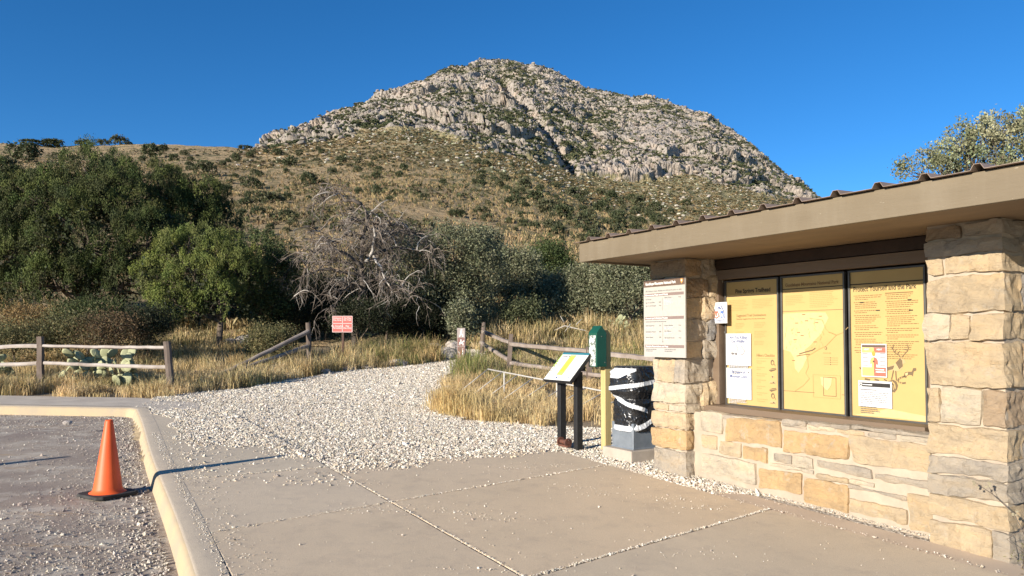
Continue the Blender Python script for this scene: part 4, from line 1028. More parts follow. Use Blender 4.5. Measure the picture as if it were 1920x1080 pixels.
# ================================================================== street furniture beside the kiosk
mblk = nmat('black_powder_coat', (.022, .020, .019), (.016, .015, .014), 9, .5, .15, 60, spec=.4)
def sub(root, mb, name, mat, **k):
    """part built in the (w,u,z) frame, moved into the thing's own frame"""
    b0 = Vector(root['_b']); mb.v = [tuple(Vector(p) - b0) for p in mb.v]
    return mb.build(name, mat, root, **k)
def wthing(name, label, cat, base):
    v = wu(base[0], base[1], base[2]); e = empty(name, v, ANG); e['_b'] = base; return tag(e, label, cat)
# wayside panel
gw = gl(5.55, 7.58)
t = wthing('wayside_exhibit', 'low slanted trail information panel on two black legs beside the gravel', 'sign', (5.55, 7.58, gw))
for u in (7.75, 7.40):
    m = MB(); m.box((5.56, u, (gw - .1 + 1.18) / 2), (.045, .038, (1.18 - gw + .1) / 2)); sub(t, m, 'leg', mblk, bevel=.005)
nrm = Vector((-.35, 0, .33)).normalized(); dn = Vector((-.33, 0, -.35)).normalized()
A = Art((5.68, 7.87, 1.42), (0, -1, 0), dn, nrm, .585, .485)
m = MB(); 
c = [A.P(0, 0, 0), A.P(A.w, 0, 0), A.P(A.w, A.h, 0), A.P(0, A.h, 0)]; d = [p - nrm * .045 for p in c]
m.add(c + d, [(3, 2, 1, 0), (4, 5, 6, 7), (0, 1, 5, 4), (1, 2, 6, 5), (2, 3, 7, 6), (3, 0, 4, 7)]); fr = sub(t, m, 'panel', mblk, bevel=.006)
m = MB(); m.box((5.60, 7.575, 1.22), (.05, .21, .03)); sub(t, m, 'cross_bar', mblk)
I_pan = flat('panel_cream', (.66, .66, .60)); I_grn = flat('panel_green', (.38, .56, .12)); I_teal = flat('panel_teal', (.03, .16, .20)); INK.update({I_pan.name: 'panel_face', I_grn.name: 'green_print', I_teal.name: 'header_band'})
I_yg = flat('panel_yellow', (.80, .62, .07)); INK[I_yg.name] = 'yellow_print'
A.rect(.012, .012, A.w - .024, A.h - .024, I_pan, 1); A.rect(.012, .012, A.w - .024, .034, I_teal, 2); A.rect(.012, .04, .018, A.h * .45, I_grn, 2)
A.text('Guadalupe Peak', .06, .085, .034, I_gry, 3, bold=.01, fit=.17); A.rect(.215, .055, .12, A.h - .15, I_grn, 3); A.rect(.235, .09, .08, A.h - .24, I_yg, 4)
for i in range(4): A.line([(.245, .13 + .06 * i), (.27, .115 + .06 * i), (.305, .13 + .06 * i)], .008, I_oran, 5)
A.para(.06, .11, .13, 10, .018, I_gry, t=.35, l=3); A.para(.37, .08, .17, 14, .02, I_gry, t=.3, l=3)
for i in range(6): A.rect(.030 + .006 * (i % 2), .16 + .04 * i, .016, .022, I_oran if i % 2 else I_brown, 3)
A.ell(.26, A.h - .05, .016, .013, I_navy, 3); A.para(.29, A.h - .055, .13, 1, .018, I_gry, l=3); A.ell(.50, A.h - .06, .012, .010, I_blue, 3)
b0 = Vector(t['_b'])
for mt, mb_ in A.m.items(): mb_.v = [tuple(Vector(p) - b0) for p in mb_.v]; mb_.build(INK.get(mt.name, 'print'), mt, fr)
# dispenser on timber post
gd = gl(5.87, 7.25)
mpine = nmat('treated_pine', (.50, .385, .17), (.40, .30, .13), 3, .7, .25, 40, stretch=(3, 3, .25))
mgreen = nmat('dark_green_enamel', (.010, .075, .045), (.008, .06, .036), 6, .35, spec=.5)
t = wthing('dispenser_post', 'green dispenser box with a clear front on a yellow timber post', 'dispenser', (5.87, 7.25, gd))
m = MB(); m.box((5.875, 7.245, (gd - .1 + 1.70) / 2), (.045, .045, (1.70 - gd + .1) / 2)); sub(t, m, 'post', mpine, bevel=.003)
m = MB(); M_ = Matrix.Identity(4)
w0, w1, u0, u1, zb_, ze, zp = 5.675, 5.828, 7.17, 7.335, 1.245, 1.665, 1.755
V = [(w0, u0, zb_), (w1, u0, zb_), (w1, u1, zb_), (w0, u1, zb_), (w0, u0, ze), (w1, u0, ze), (w1, u1, ze), (w0, u1, ze), ((w0 + w1) / 2, u0, zp), ((w0 + w1) / 2, u1, zp)]
m.add(V, [(0, 3, 2, 1), (0, 1, 5, 8, 4), (2, 3, 7, 9, 6), (3, 0, 4, 7), (1, 2, 6, 5), (4, 8, 9, 7), (5, 6, 9, 8)])
bx = sub(t, m, 'box', mgreen, bevel=.004)
mwin = nmat('clear_window_with_leaflets', (.62, .63, .60), (.16, .18, .15), 22, .12, attr=False, spec=.6, contrast=(.48, .56))
m = MB(); m.box((5.673, 7.2525, 1.445), (.003, .062, .19)); sub(t, m, 'window', mwin, bevel=.003)
m = MB(); m.tube([(5.75, 7.165, 1.62), (5.75, 7.172, 1.62)], .006, 8); m.tube([(5.80, 7.165, 1.30), (5.80, 7.172, 1.30)], .006, 8); sub(t, m, 'screw', mlite)
# rusty fitting between the legs
mrust = nmat('rusted_iron', (.16, .06, .035), (.09, .045, .035), 20, .8, .4, 60)
t = wthing('rusty_cable_spool', 'small rusty iron spool lying between the two black legs', 'spool', (5.50, 7.56, gl(5.5, 7.56)))
g0 = gl(5.5, 7.56)
for j, u in enumerate((7.66, 7.50)):
    m = MB(); 
    ring = [(5.48 + .055 * math.cos(R(a)), .055 * math.sin(R(a)) + g0 + .065) for a in range(0, 360, 24)]
    for s_ in (-.009, .009): pass
    n_ = len(ring); V = [(a, u - .009, z) for a, z in ring] + [(a, u + .009, z) for a, z in ring] + [(5.48 + (a - 5.48) * .6, u - .009, g0 + .065 + (z - g0 - .065) * .6) for a, z in ring] + [(5.48 + (a - 5.48) * .6, u + .009, g0 + .065 + (z - g0 - .065) * .6) for a, z in ring]
    Fs = []
    for i in range(n_):
        k = (i + 1) % n_; Fs += [(i, k, n_ + k, n_ + i), (2 * n_ + i, 3 * n_ + i, 3 * n_ + k, 2 * n_ + k), (i, 2 * n_ + i, 2 * n_ + k, k), (n_ + i, n_ + k, 3 * n_ + k, 3 * n_ + i)]
    m.add(V, Fs); sub(t, m, 'flange', mrust)
m = MB(); m.tube([(5.48, 7.67, g0 + .065), (5.48, 7.49, g0 + .065)], .028, 10); m.box((5.48, 7.58, g0 + .02), (.03, .10, .012)); sub(t, m, 'axle', mrust)
# trash can with bag
gt = gl(5.85, 6.69)
t = wthing('trash_can', 'trash can wrapped in a black bag with white bands on a concrete pad', 'trash can', (5.86, 6.69, gt))
m = MB(); m.box((5.85, 6.70, gt + .035), (.265, .26, .075)); sub(t, m, 'concrete_pad', nmat('pad_concrete', (.44, .37, .30), (.36, .30, .24), 6, .9, .4, 80), bevel=.012)
zb = gt + .11
mgal = nmat('galvanised_steel', (.36, .39, .42), (.28, .31, .34), 9, .4, .1, 20, metal=.6)
m = MB(); m.prism([(5.67, 6.50), (6.05, 6.50), (6.05, 6.88), (5.67, 6.88)], zb, zb + .30); m.box((5.86, 6.69, zb + .008), (.20, .20, .008)); sub(t, m, 'bin_base', mgal, bevel=.006)
mbag = nmat('black_bag_plastic', (.012, .012, .013), (.02, .02, .021), 5, .27, .25, 18, spec=.6)
mband = nmat('white_bag_tape', (.66, .67, .68), (.55, .56, .58), 8, .35, .15, 30, spec=.5)
NZ, NA = 180, 264
th = np.linspace(0, 2 * np.pi, NA, endpoint=False); zz = np.linspace(0, 1, NZ)
TH, ZQ = np.meshgrid(th, zz)
top = 1.265; z_ = zb + .20 + (top - zb - .20) * ZQ
ex = 3.2
rad = 1.0 / (np.abs(np.cos(TH)) ** ex + np.abs(np.sin(TH)) ** ex) ** (1 / ex)
wr_ = fbm(TH * 2.2 + np.sin(ZQ * 7), ZQ * 5, 5, 4) * .5
wr_ = wr_ + (1 - np.abs(fbm(TH * 3.5 + ZQ * 5, ZQ * 8 - TH * 1.5, 9, 4)) * 3).clip(0, 1) * .4
# make the seam at 0 match
blend = np.clip(TH / .6, 0, 1) * np.clip((2 * np.pi - TH) / .6, 0, 1); wr_ = wr_ * blend
prof_ = .205 + .015 * np.sin(ZQ * 3.1) + .035 * (ZQ > .55) * np.clip((ZQ - .55) * 14, 0, 1) * np.clip((.97 - ZQ) * 20, 0, 1) - .02 * np.exp(-((ZQ - .50) / .03) ** 2) + .012 * np.exp(-((ZQ - .05) / .03) ** 2)
rr_ = rad * (prof_ + wr_ * .022)
XB = 5.86 + rr_ * np.cos(TH); YB = 6.69 + rr_ * np.sin(TH)
V = np.stack([XB, YB, z_], -1).reshape(-1, 3) - np.array(t['_b'])
i, j = np.meshgrid(np.arange(NZ - 1), np.arange(NA), indexing='ij'); j2 = (j + 1) % NA
Fb = np.stack([i * NA + j, i * NA + j2, (i + 1) * NA + j2, (i + 1) * NA + j], -1).reshape(-1, 4)
# bands as functions of angle and height (angle pi = towards the path, 3pi/2 = towards the camera)
tc = (TH[:-1] + TH[1:]) / 2; zc = (z_[:-1] + z_[1:]) / 2
tt = tc - 3.6
b1 = np.abs(zc - (1.045 + .035 * tt)) < .024
b2_ = (np.abs(zc - (.84 - .075 * tt)) < .024) & (tt < 1.15)
b3 = np.abs(zc - (zb + .235 + .045 * np.maximum(tt, 0) ** 2)) < .030
b4 = (zc > 1.13 + .10 * np.maximum(tt + .45, 0)) & (np.abs(tt + .5) < .95) & (zc < 1.25)
Fm_ = (b1 | b2_ | b3 | b4).reshape(-1)
bag = fast('bag', V, Fb, [mbag, mband], t, midx=Fm_.astype(int), smooth=True)
m = MB()
ring = [(5.86 + .97 * rr_[-1, k] * math.cos(th[k]), 6.69 + .97 * rr_[-1, k] * math.sin(th[k])) for k in range(0, NA, 8)]
m.prism(ring, top - .04, top + .004); sub(t, m, 'lid', mbag, bevel=.006)
# ================================================================== cones
mor = nmat('faded_orange_rubber', (.78, .115, .025), (.70, .10, .022), 5, .5, .05, 30, spec=.35)
mcb = nmat('black_rubber', (.028, .027, .026), (.05, .047, .043), 12, .8, .3, 60)
def cone(x, y, label, rz):
    z = float(G(x, y)) - .143
    e = empty('traffic_cone', (x, y, z), rz); tag(e, label, 'traffic cone', None)
    prof = [(.165, .030), (.158, .036), (.135, .05), (.125, .075), (.035, .700), (.030, .715), (.022, .715), (.020, .70)]
    V = []; Fs = []; n = 28
    for r_, z_ in prof:
        for k in range(n): V.append((r_ * math.cos(2 * math.pi * k / n), r_ * math.sin(2 * math.pi * k / n), z_))
    for i in range(len(prof) - 1):
        for k in range(n): Fs.append((i * n + k, i * n + (k + 1) % n, (i + 1) * n + (k + 1) % n, (i + 1) * n + k))
    m = MB(); m.add(V, Fs); b_ = m.build('cone_body', mor, e, smooth=True)
    m = MB(); s = .205; c = .045
    m.prism([(-s, -s + c), (-s + c, -s), (s - c, -s), (s, -s + c), (s, s - c), (s - c, s), (-s + c, s), (-s, s - c)], .0, .032)
    m.build('base', mcb, e, bevel=.008)
    return e
pc = ground_at(208, 944); cx_, cy_ = pc[0] * 1.02, pc[1] * 1.02
# asphalt lies lower than the paving plane: solve on it
r_ = (208 - 960) / F; e_ = (926 - HOR) / F; Yc = (CAMH + .143) / (e_ + .031 * (DX * r_ + DY)); cone(r_ * Yc, Yc, 'orange traffic cone standing on the asphalt beside the kerb', R(58))
cone(-6.95, 7.16, 'orange traffic cone just beyond the left edge, its shadow reaching into view', R(40))
# ================================================================== split rail fences
mfence = nmat('weathered_rail_wood', (.34, .30, .27), (.20, .165, .14), 3, .85, .5, 26, attr=True, contrast=(.3, .7))
def timber(mb, p0, p1, r0, r1, seed, flat_=.8, col=(1, 1, 1), n=10, seg=9, sag=0):
    p0 = Vector(p0); p1 = Vector(p1); t = (p1 - p0).normalized()
    a = t.cross(Vector((0, 0, 1)) if abs(t.z) < .9 else Vector((1, 0, 0))).normalized(); b_ = t.cross(a)
    V = []; Fs = []; rs = random.Random(seed); ph = [rs.uniform(.85, 1.15) for _ in range(n)]
    for i in range(seg + 1):
        q = i / seg; c = p0.lerp(p1, q) + Vector((0, 0, -sag * 4 * q * (1 - q))) + a * rs.uniform(-.006, .006) + b_ * rs.uniform(-.006, .006); r = r0 + (r1 - r0) * q
        for k in range(n):
            an = 2 * math.pi * k / n; sq = 1 / (abs(math.cos(an)) ** 4 + abs(math.sin(an)) ** 4) ** .25
            rr = r * sq * ph[k] * rs.uniform(.95, 1.05)
            V.append(c + a * math.cos(an) * rr + b_ * math.sin(an) * rr * flat_)
    for i in range(seg):
        for k in range(n): Fs.append((i * n + k, i * n + (k + 1) % n, (i + 1) * n + (k + 1) % n, (i + 1) * n + k))
    Fs += [tuple(range(n))[::-1], tuple(seg * n + k for k in range(n))]
    mb.add(V, Fs, 0, col)
def fence(label, posts, rails, group=None, cols=None):
    """posts (xp of base, yp of base, yp of top, xp of top, Y); rails ((x0,y0,Y0),(x1,y1,Y1), radius)"""
    x0, y0, yt, xt, Y = posts[0]
    b_ = at(x0, y0, Y); e = empty('split_rail_fence', b_, 0); tag(e, label, 'fence', group)
    for i, (x0, y0, yt, xt, Y) in enumerate(posts):
        m = MB(); p = at(x0, y0, Y); p.z = gz(p.x, p.y) - .15; q = at(xt, yt, Y)
        timber(m, p - b_, q - b_, .068, .060, i * 3 + int(x0), 1, (cols or {}).get(i, (.5, .44, .4)), 8, 6); m.build('post', mfence, e)
    for j, (a, c, r_) in enumerate(rails):
        m = MB(); timber(m, at(*a) - b_, at(*c) - b_, r_, r_ * .85, j * 7 + int(a[1]), .9, (1.45, 1.45, 1.42) if a[0] < 320 else (1, .95, .9), 9, 14, .01); m.build('rail', mfence, e)
    return e
fence('grey split rail fence in front of the prickly pears left of the path', [(325, 733, 640, 314, 15.0), (80, 728, 631, 76, 15.1), (-168, 726, 628, -172, 15.2)],
      [((310, 651.5, 15.0), (82, 648.5, 15.08), .042), ((72, 648, 15.08), (-170, 652, 15.2), .04), ((313, 688, 15.0), (84, 680, 15.08), .038), ((72, 681, 15.1), (-170, 688, 15.2), .04)])
fence('broken fence section with rails slanting to the ground beyond the gravel', [(583, 690, 605, 577, 20.0)],
      [((578, 621, 19.95), (395, 712, 17.2), .052), ((578, 648, 19.95), (460, 688, 17.9), .05), ((425, 700, 17.3), (352, 722, 16.2), .075)])
fence('weathered split rail fence right of the trail behind the slanted panel', [(953, 702, 626, 958, 19.6), (1105, 742, 650, 1103, 16.8), (903, 668, 604, 907, 23.2), (1262, 775, 668, 1262, 14.2)],
      [((957, 645, 19.6), (1104, 658.5, 16.8), .062), ((1104, 659, 16.8), (1262, 676, 14.2), .06), ((906, 621, 23.2), (956, 642, 19.65), .06), ((957, 680, 19.6), (1104, 701, 16.8), .055), ((1104, 701, 16.8), (1262, 722, 14.2), .055), ((902, 642, 23.2), (955, 676, 19.65), .055)])
# ================================================================== signs out on the trail
mcor = nmat('brown_steel_post', (.10, .05, .035), (.07, .04, .03), 6, .7)
p = ground_at(643, 690); Y = 21.0; b_ = at(643, 688, Y); b_.z = gz(b_.x, b_.y)
e = empty('regulation_sign', b_, 0); tag(e, 'small red regulation sign on a brown post beside the trail', 'sign')
m = MB(); m.box((0, .02, .62), (.032, .03, .66)); m.build('post', mcor, e, bevel=.003)
c0 = at(623.5, 592.5, Y) - b_; c1 = at(661, 623, Y) - b_
A = Art((c0.x, -.02, c0.z), (1, 0, 0), (0, 0, -1), (0, -1, 0), c1.x - c0.x, c0.z - c1.z)
I_sal = flat('faded_red_enamel', (.52, .13, .11)); board(MB(), A, .012).build('sign_panel', I_sal, e)
I_pk = flat('pale_red_line', (.80, .62, .58)); INK[I_pk.name] = 'lettering'; INK[I_sal.name] = 'sign_panel'
W, H_ = A.w, A.h
for q in ([(.006, .006), (W - .006, .006), (W - .006, H_ - .006), (.006, H_ - .006), (.006, .006)], [(W / 2, 0), (W / 2, H_)], [(0, H_ * .46), (W, H_ * .46)]): A.line(q, .012, I_pk, 2)
for s_, x, y in (('Entrance', .25, .17), ('Fee Area', .25, .29), ('No Pets', .75, .17), ('On Trail', .75, .29), ('No Campfire', .25, .66), ('Permitted', .25, .78), ('Day', .75, .66), ('Use Only', .75, .78)): A.text(s_, W * x, H_ * y, .062, I_pk, 3, align='CENTER', bold=.02)
A.build(e, INK)
# pictograph marker
Y = 20.5; b_ = at(865, 676, Y); b_.z = gz(b_.x, b_.y)
e = empty('trail_marker', b_, R(-4)); tag(e, 'narrow trail marker post with four white pictographs beside the trail start', 'marker')
mmk = nmat('marker_grey_brown', (.34, .285, .26), (.30, .245, .22), 6, .6); mbr = nmat('marker_brown', (.24, .12, .10), (.20, .10, .085), 6, .6)
hh = at(865, 615, Y).z - b_.z; hw = 7.6 / F * Y
m = MB(); m.box((0, 0, hh / 2 - .05), (hw, .035, hh / 2 + .05)); m.build('post', mmk, e, bevel=.006)
A = Art((-hw, -.036, hh), (1, 0, 0), (0, 0, -1), (0, -1, 0), 2 * hw, hh); W = A.w; q = hh / 4.15
INK[mbr.name] = 'pictograph_panel'; INK[mmk.name] = 'pictograph_panel'
for i in range(4):
    y0 = .012 + i * q; A.rect(.012, y0, W - .024, q - .02, mmk if i < 1 else mbr, 1)
    cx, cy = W / 2, y0 + q / 2
    if i == 0:
        A.ell(cx + .01, cy - .09, .022, .024, I_white, 3); A.poly([(cx - .03, cy - .06), (cx + .025, cy - .065), (cx + .02, cy + .01), (cx - .025, cy + .01)], I_white, 3); A.line([(cx - .01, cy), (cx - .04, cy + .10)], .022, I_white, 3); A.line([(cx + .01, cy), (cx + .045, cy + .10)], .022, I_white, 3); A.line([(cx + .055, cy - .06), (cx + .06, cy + .10)], .008, I_white, 3)
    elif i == 1:
        A.ell(cx, cy + .01, .05, .026, I_white, 3); A.line([(cx + .035, cy), (cx + .07, cy - .045), (cx + .09, cy - .03)], .022, I_white, 3); A.ell(cx - .005, cy - .065, .016, .018, I_white, 3); A.line([(cx - .005, cy - .05), (cx - .005, cy)], .024, I_white, 3)
        for d_ in (-.045, -.02, .03, .055): A.line([(cx + d_, cy + .01), (cx + d_ * 1.25, cy + .085)], .012, I_white, 3)
    elif i == 2:
        A.ell(cx + .045, cy - .07, .016, .018, I_white, 3); A.line([(cx + .045, cy - .05), (cx + .05, cy + .02), (cx + .04, cy + .085)], .022, I_white, 3); A.poly([(cx - .07, cy - .01), (cx - .03, cy + .04), (cx - .04, cy + .09), (cx - .06, cy + .05)], I_white, 3); A.line([(cx + .06, cy - .07), (cx - .06, cy + .08)], .008, I_red, 4)
    else:
        A.ell(cx - .05, cy + .04, .028, .03, I_white, 3); A.ell(cx + .05, cy + .04, .028, .03, I_white, 3); A.line([(cx - .05, cy + .03), (cx, cy - .03), (cx + .05, cy + .03)], .014, I_white, 4)
A.build(e, INK)
# ================================================================== bike rack lying in the grass
mgs = nmat('weathered_white_tube', (.50, .47, .42), (.36, .33, .29), 10, .6)
b_ = at(1045, 730, 14.5); b_.z = gz(b_.x, b_.y); e = empty('bike_rack', b_, 0); tag(e, 'thin pale metal bike rack half hidden in dry grass', 'bike rack')
pa = at(915, 692, 15.6) - b_; pb = at(1172, 741, 12.9) - b_
m = MB(); m.tube([pa, pa.lerp(pb, .5), pb], .016, 8); m.build('top_rail', mgs, e, smooth=True)
for i in range(9):
    q = i / 8.0; p0 = pa.lerp(pb, q); xw = p0 + b_; 
    p1 = p0 + Vector((-.62, -.35, 0)); wp = p1 + b_; p1.z = gz(wp.x, wp.y) - b_.z + .03
    m = MB(); m.tube([p0, p1], .010, 6); m.build('bar', mgs, e, smooth=True)
for q in (.14, .55):
    p0 = pa.lerp(pb, q); wp = p0 + b_; m = MB(); m.tube([p0, (p0.x, p0.y, gz(wp.x, wp.y) - b_.z - .05)], .018, 8); m.build('leg', mgs, e, smooth=True)
# ================================================================== vegetation
mleaf = leafmat('foliage', .22, .65); mneedle = leafmat('juniper_sprays', .04, .7)
mbark = nmat('bark', (.16, .12, .09), (.09, .068, .05), 6, .9, .8, 30, stretch=(3, 3, .4)); mdead = nmat('dead_bark', (.12, .10, .082), (.05, .04, .033), 5, .9, .6, 30, contrast=(.4, .6)); mbare = nmat('bleached_wood', (.46, .42, .37), (.30, .27, .235), 8, .85)
def leaf_cloud(C, N_, size, colors, per, spread, up=0.0, aspect=2.2, outn=.7):
    """C tuft centres, N_ outward directions -> quads"""
    n = len(C) * per; C2 = np.repeat(C, per, 0); N2 = np.repeat(N_, per, 0); col = np.repeat(colors, per, 0)
    off = rng.normal(size=(n, 3)) * np.repeat(spread, per)[:, None] * .5; off[:, 2] *= 1 + up
    P = C2 + off + N2 * np.abs(rng.normal(0, .35, (n, 1))) * np.repeat(spread, per)[:, None]
    d = rng.normal(size=(n, 3)) + N2 * outn + np.array([0, 0, up * 1.6]); d /= np.linalg.norm(d, axis=1)[:, None]
    s = rng.normal(size=(n, 3)); s -= d * (s * d).sum(1)[:, None]; s /= np.linalg.norm(s, axis=1)[:, None]
    L = size * rng.uniform(.6, 1.35, (n, 1)); W = L / aspect
    V = np.stack([P - d * L * .5, P + s * W * .5, P + d * L * .5, P - s * W * .5], 1).reshape(-1, 3)
    Fc = np.arange(n * 4).reshape(-1, 4)
    col = col * rng.uniform(.78, 1.22, (n, 1))
    return V, Fc, np.repeat(col, 4, 0)
def lobes_to_tufts(lobes, n, shell=(.62, 1.05), droplow=0.25):
    w_ = np.array([l[3] * l[4] + l[4] * l[5] + l[3] * l[5] for l in lobes]); w_ = w_ / w_.sum()
    k = rng.choice(len(lobes), n, p=w_); L = np.array(lobes)[k]
    d = rng.normal(size=(n, 3)); d /= np.linalg.norm(d, axis=1)[:, None]
    d[:, 2] = np.where((d[:, 2] < -.35) & (rng.random(n) > droplow), -d[:, 2], d[:, 2])
    r = rng.uniform(shell[0], shell[1], (n, 1))
    P = L[:, :3] + d * L[:, 3:6] * r
    # drop those deep inside another lobe
    deep = np.zeros(n, bool)
    for l in lobes:
        q = (((P - np.array(l[:3])) / np.array(l[3:6])) ** 2).sum(1) ** .5
        deep |= q < .50
    # carve gaps
    hole = fbm3(P, .9, 77, 2) > .42
    keep = ~(deep | (hole & (rng.random(n) < .8)))
    return P[keep], d[keep]
def branches(mb, base, lobes, r0, mat_col=(1, 1, 1), rs=None, n=6):
    rs = rs or random.Random(1); base = Vector(base)
    cz = min(l[2] for l in lobes); tops = sorted(lobes, key=lambda l: -l[2])
    fork = base + Vector((rs.uniform(-.1, .1), rs.uniform(-.1, .1), max(.35, (tops[0][2] - base.z) * .28)))
    mb.tube([base - Vector((0, 0, .2)), base + (fork - base) * .5 + Vector((rs.uniform(-.06, .06), 0, 0)), fork], [r0 * 1.25, r0, r0 * .85], 8, cap=True)
    for l in lobes:
        c = Vector(l[:3]); m1 = fork.lerp(c, .5) + Vector((rs.uniform(-.2, .2), rs.uniform(-.2, .2), rs.uniform(-.1, .25)))
        mb.tube([fork, m1, c, c + Vector((rs.uniform(-.3, .3) * l[3], 0, .6 * l[5]))], [r0 * .55, r0 * .38, r0 * .22, r0 * .08], 6)
        for _ in range(n):
            d = Vector((rs.gauss(0, 1), rs.gauss(0, 1), rs.gauss(.2, .8))).normalized(); e = c + Vector((d.x * l[3], d.y * l[4], d.z * l[5])) * .92
            q = c.lerp(m1, rs.random() * .6); mb.tube([q, q.lerp(e, .5) + Vector((0, 0, rs.uniform(-.08, .1))), e], [r0 * .17, r0 * .1, r0 * .03], 4)
def plant(name, label, cat, base, lobes, n, per, leaf, spread, cols, r0=.12, up=0., aspect=2.2, group=None, mat=None, shell=(.62, 1.05), seed=1, br=6, outn=.7, barkm=None, droplow=.25, clump=0):
    """base world point; lobes (dx,dy,dz,rx,ry,rz) from the base"""
    if clump:
        K = 13; P0, d0 = lobes_to_tufts(lobes, n // K, shell, droplow); c0 = palette(len(P0), cols, .24)
        cr = np.repeat(clump * rng.uniform(.6, 1.35, len(P0)), K)[:, None]; dd = rng.normal(size=(len(P0) * K, 3)) + np.repeat(d0, K, 0) * 1.1 + [0, 0, 1.1]
        dd /= np.linalg.norm(dd, axis=1)[:, None]; P = np.repeat(P0, K, 0) + dd * cr * np.array([1, 1, 1.35]); d = dd; tc = np.repeat(c0, K, 0) * rng.uniform(.9, 1.1, (len(P), 1))
    else:
        P, d = lobes_to_tufts(lobes, n, shell, droplow)
        tc = palette(len(P), cols, .14)
    core = None
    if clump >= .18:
        Pc, dc = lobes_to_tufts(lobes, max(60, n // 14), (.30, .84), .6); core = leaf_cloud(Pc, dc, leaf * 2.2, palette(len(Pc), [(.034, .036, .018), (.028, .036, .016)], .15), 14, np.full(len(Pc), .26), .2, 1.6, .3)  # inner leaves coloured near black, painting shade into the gaps between clumps
    sp_ = spread * rng.uniform(.7, 1.3, len(P))
    V, Fc, C = leaf_cloud(P, d, leaf, tc, per, sp_, up, aspect, outn)
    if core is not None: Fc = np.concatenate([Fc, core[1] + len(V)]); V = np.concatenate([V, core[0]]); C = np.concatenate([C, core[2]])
    e = empty(name, base, 0); tag(e, label, cat, group)
    m = MB(); branches(m, (0, 0, 0), lobes, r0, rs=random.Random(seed), n=br); m.build('trunk', barkm or mbark, e, smooth=True)
    fast('crown', V, Fc, mat or mleaf, e, col=C)
    return e
def lobe(px, py, Y, rx, ry, base, dY=0, rd=None):
    """lobe from photo pixels at depth Y: centre px,py; radii in px; relative to base"""
    p = at(px, py, Y + dY) - Vector(base); k = (Y + dY) / F
    return (p.x, p.y, p.z, rx * k, (rd or (rx + ry) / 2) * k, ry * k)
JUN = [(.062, .082, .024), (.080, .100, .028), (.050, .064, .022), (.102, .118, .034), (.07, .074, .028)]
JBR = [(.135, .165, .042), (.175, .20, .052), (.10, .125, .036), (.15, .165, .052)]
OAK = [(.155, .165, .10), (.20, .21, .13), (.12, .13, .075), (.25, .25, .165)]
OLV = [(.10, .115, .06), (.13, .14, .075), (.08, .095, .05)]
def gbase(px, Y): x = (px - 960) / F * Y; return (x, Y, gz(x, Y))
# big junipers
Y = 26.0; b_ = gbase(150, Y)
L = [lobe(170, 345, Y, 75, 62, b_), lobe(95, 400, Y, 85, 75, b_, -.4), lobe(230, 400, Y, 85, 80, b_, -.5), lobe(165, 450, Y, 120, 90, b_, -1.2), lobe(60, 490, Y, 90, 80, b_, -1.0), lobe(275, 470, Y, 70, 85, b_, -.8), lobe(110, 545, Y, 110, 58, b_, -1.4), lobe(230, 545, Y, 80, 55, b_, -1.1), lobe(305, 370, Y, 38, 55, b_, .3), lobe(20, 370, Y, 55, 50, b_, .3)]
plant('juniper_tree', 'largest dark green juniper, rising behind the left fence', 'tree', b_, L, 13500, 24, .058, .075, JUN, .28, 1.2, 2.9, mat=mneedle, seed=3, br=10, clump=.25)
Y = 27.0; b_ = gbase(395, Y)
L = [lobe(375, 385, Y, 42, 45, b_), lobe(340, 420, Y, 55, 60, b_), lobe(400, 430, Y, 40, 60, b_, .2), lobe(365, 500, Y, 75, 75, b_), lobe(395, 560, Y, 60, 60, b_)]
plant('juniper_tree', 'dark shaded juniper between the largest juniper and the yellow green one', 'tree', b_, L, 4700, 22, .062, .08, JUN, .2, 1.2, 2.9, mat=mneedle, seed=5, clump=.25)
Y = 25.0; b_ = gbase(-95, Y)
L = [lobe(-70, 420, Y, 90, 100, b_), lobe(-20, 500, Y, 90, 80, b_), lobe(-110, 520, Y, 110, 90, b_), lobe(10, 430, Y, 50, 70, b_)]
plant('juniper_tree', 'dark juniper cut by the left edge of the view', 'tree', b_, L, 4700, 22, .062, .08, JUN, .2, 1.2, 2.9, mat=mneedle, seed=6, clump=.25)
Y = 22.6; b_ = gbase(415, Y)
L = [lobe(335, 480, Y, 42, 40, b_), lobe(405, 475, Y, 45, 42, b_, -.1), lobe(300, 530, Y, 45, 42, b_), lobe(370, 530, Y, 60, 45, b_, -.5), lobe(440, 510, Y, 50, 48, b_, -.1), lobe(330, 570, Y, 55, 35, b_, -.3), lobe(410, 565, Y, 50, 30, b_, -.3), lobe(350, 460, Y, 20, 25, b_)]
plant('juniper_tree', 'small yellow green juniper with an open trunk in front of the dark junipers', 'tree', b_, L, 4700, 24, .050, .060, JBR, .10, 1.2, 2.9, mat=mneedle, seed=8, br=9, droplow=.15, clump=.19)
Y = 24.2; b_ = gbase(490, Y)
L = [lobe(480, 480, Y, 50, 45, b_), lobe(510, 520, Y, 45, 45, b_), lobe(470, 545, Y, 55, 45, b_, -.2), lobe(500, 580, Y, 45, 35, b_)]
plant('oak_shrub', 'leafy green oak right of the yellow green juniper', 'tree', b_, L, 1300, 20, .065, .20, [(.07, .095, .035), (.095, .12, .045), (.05, .07, .028)], .07, .1, 1.7, seed=9)
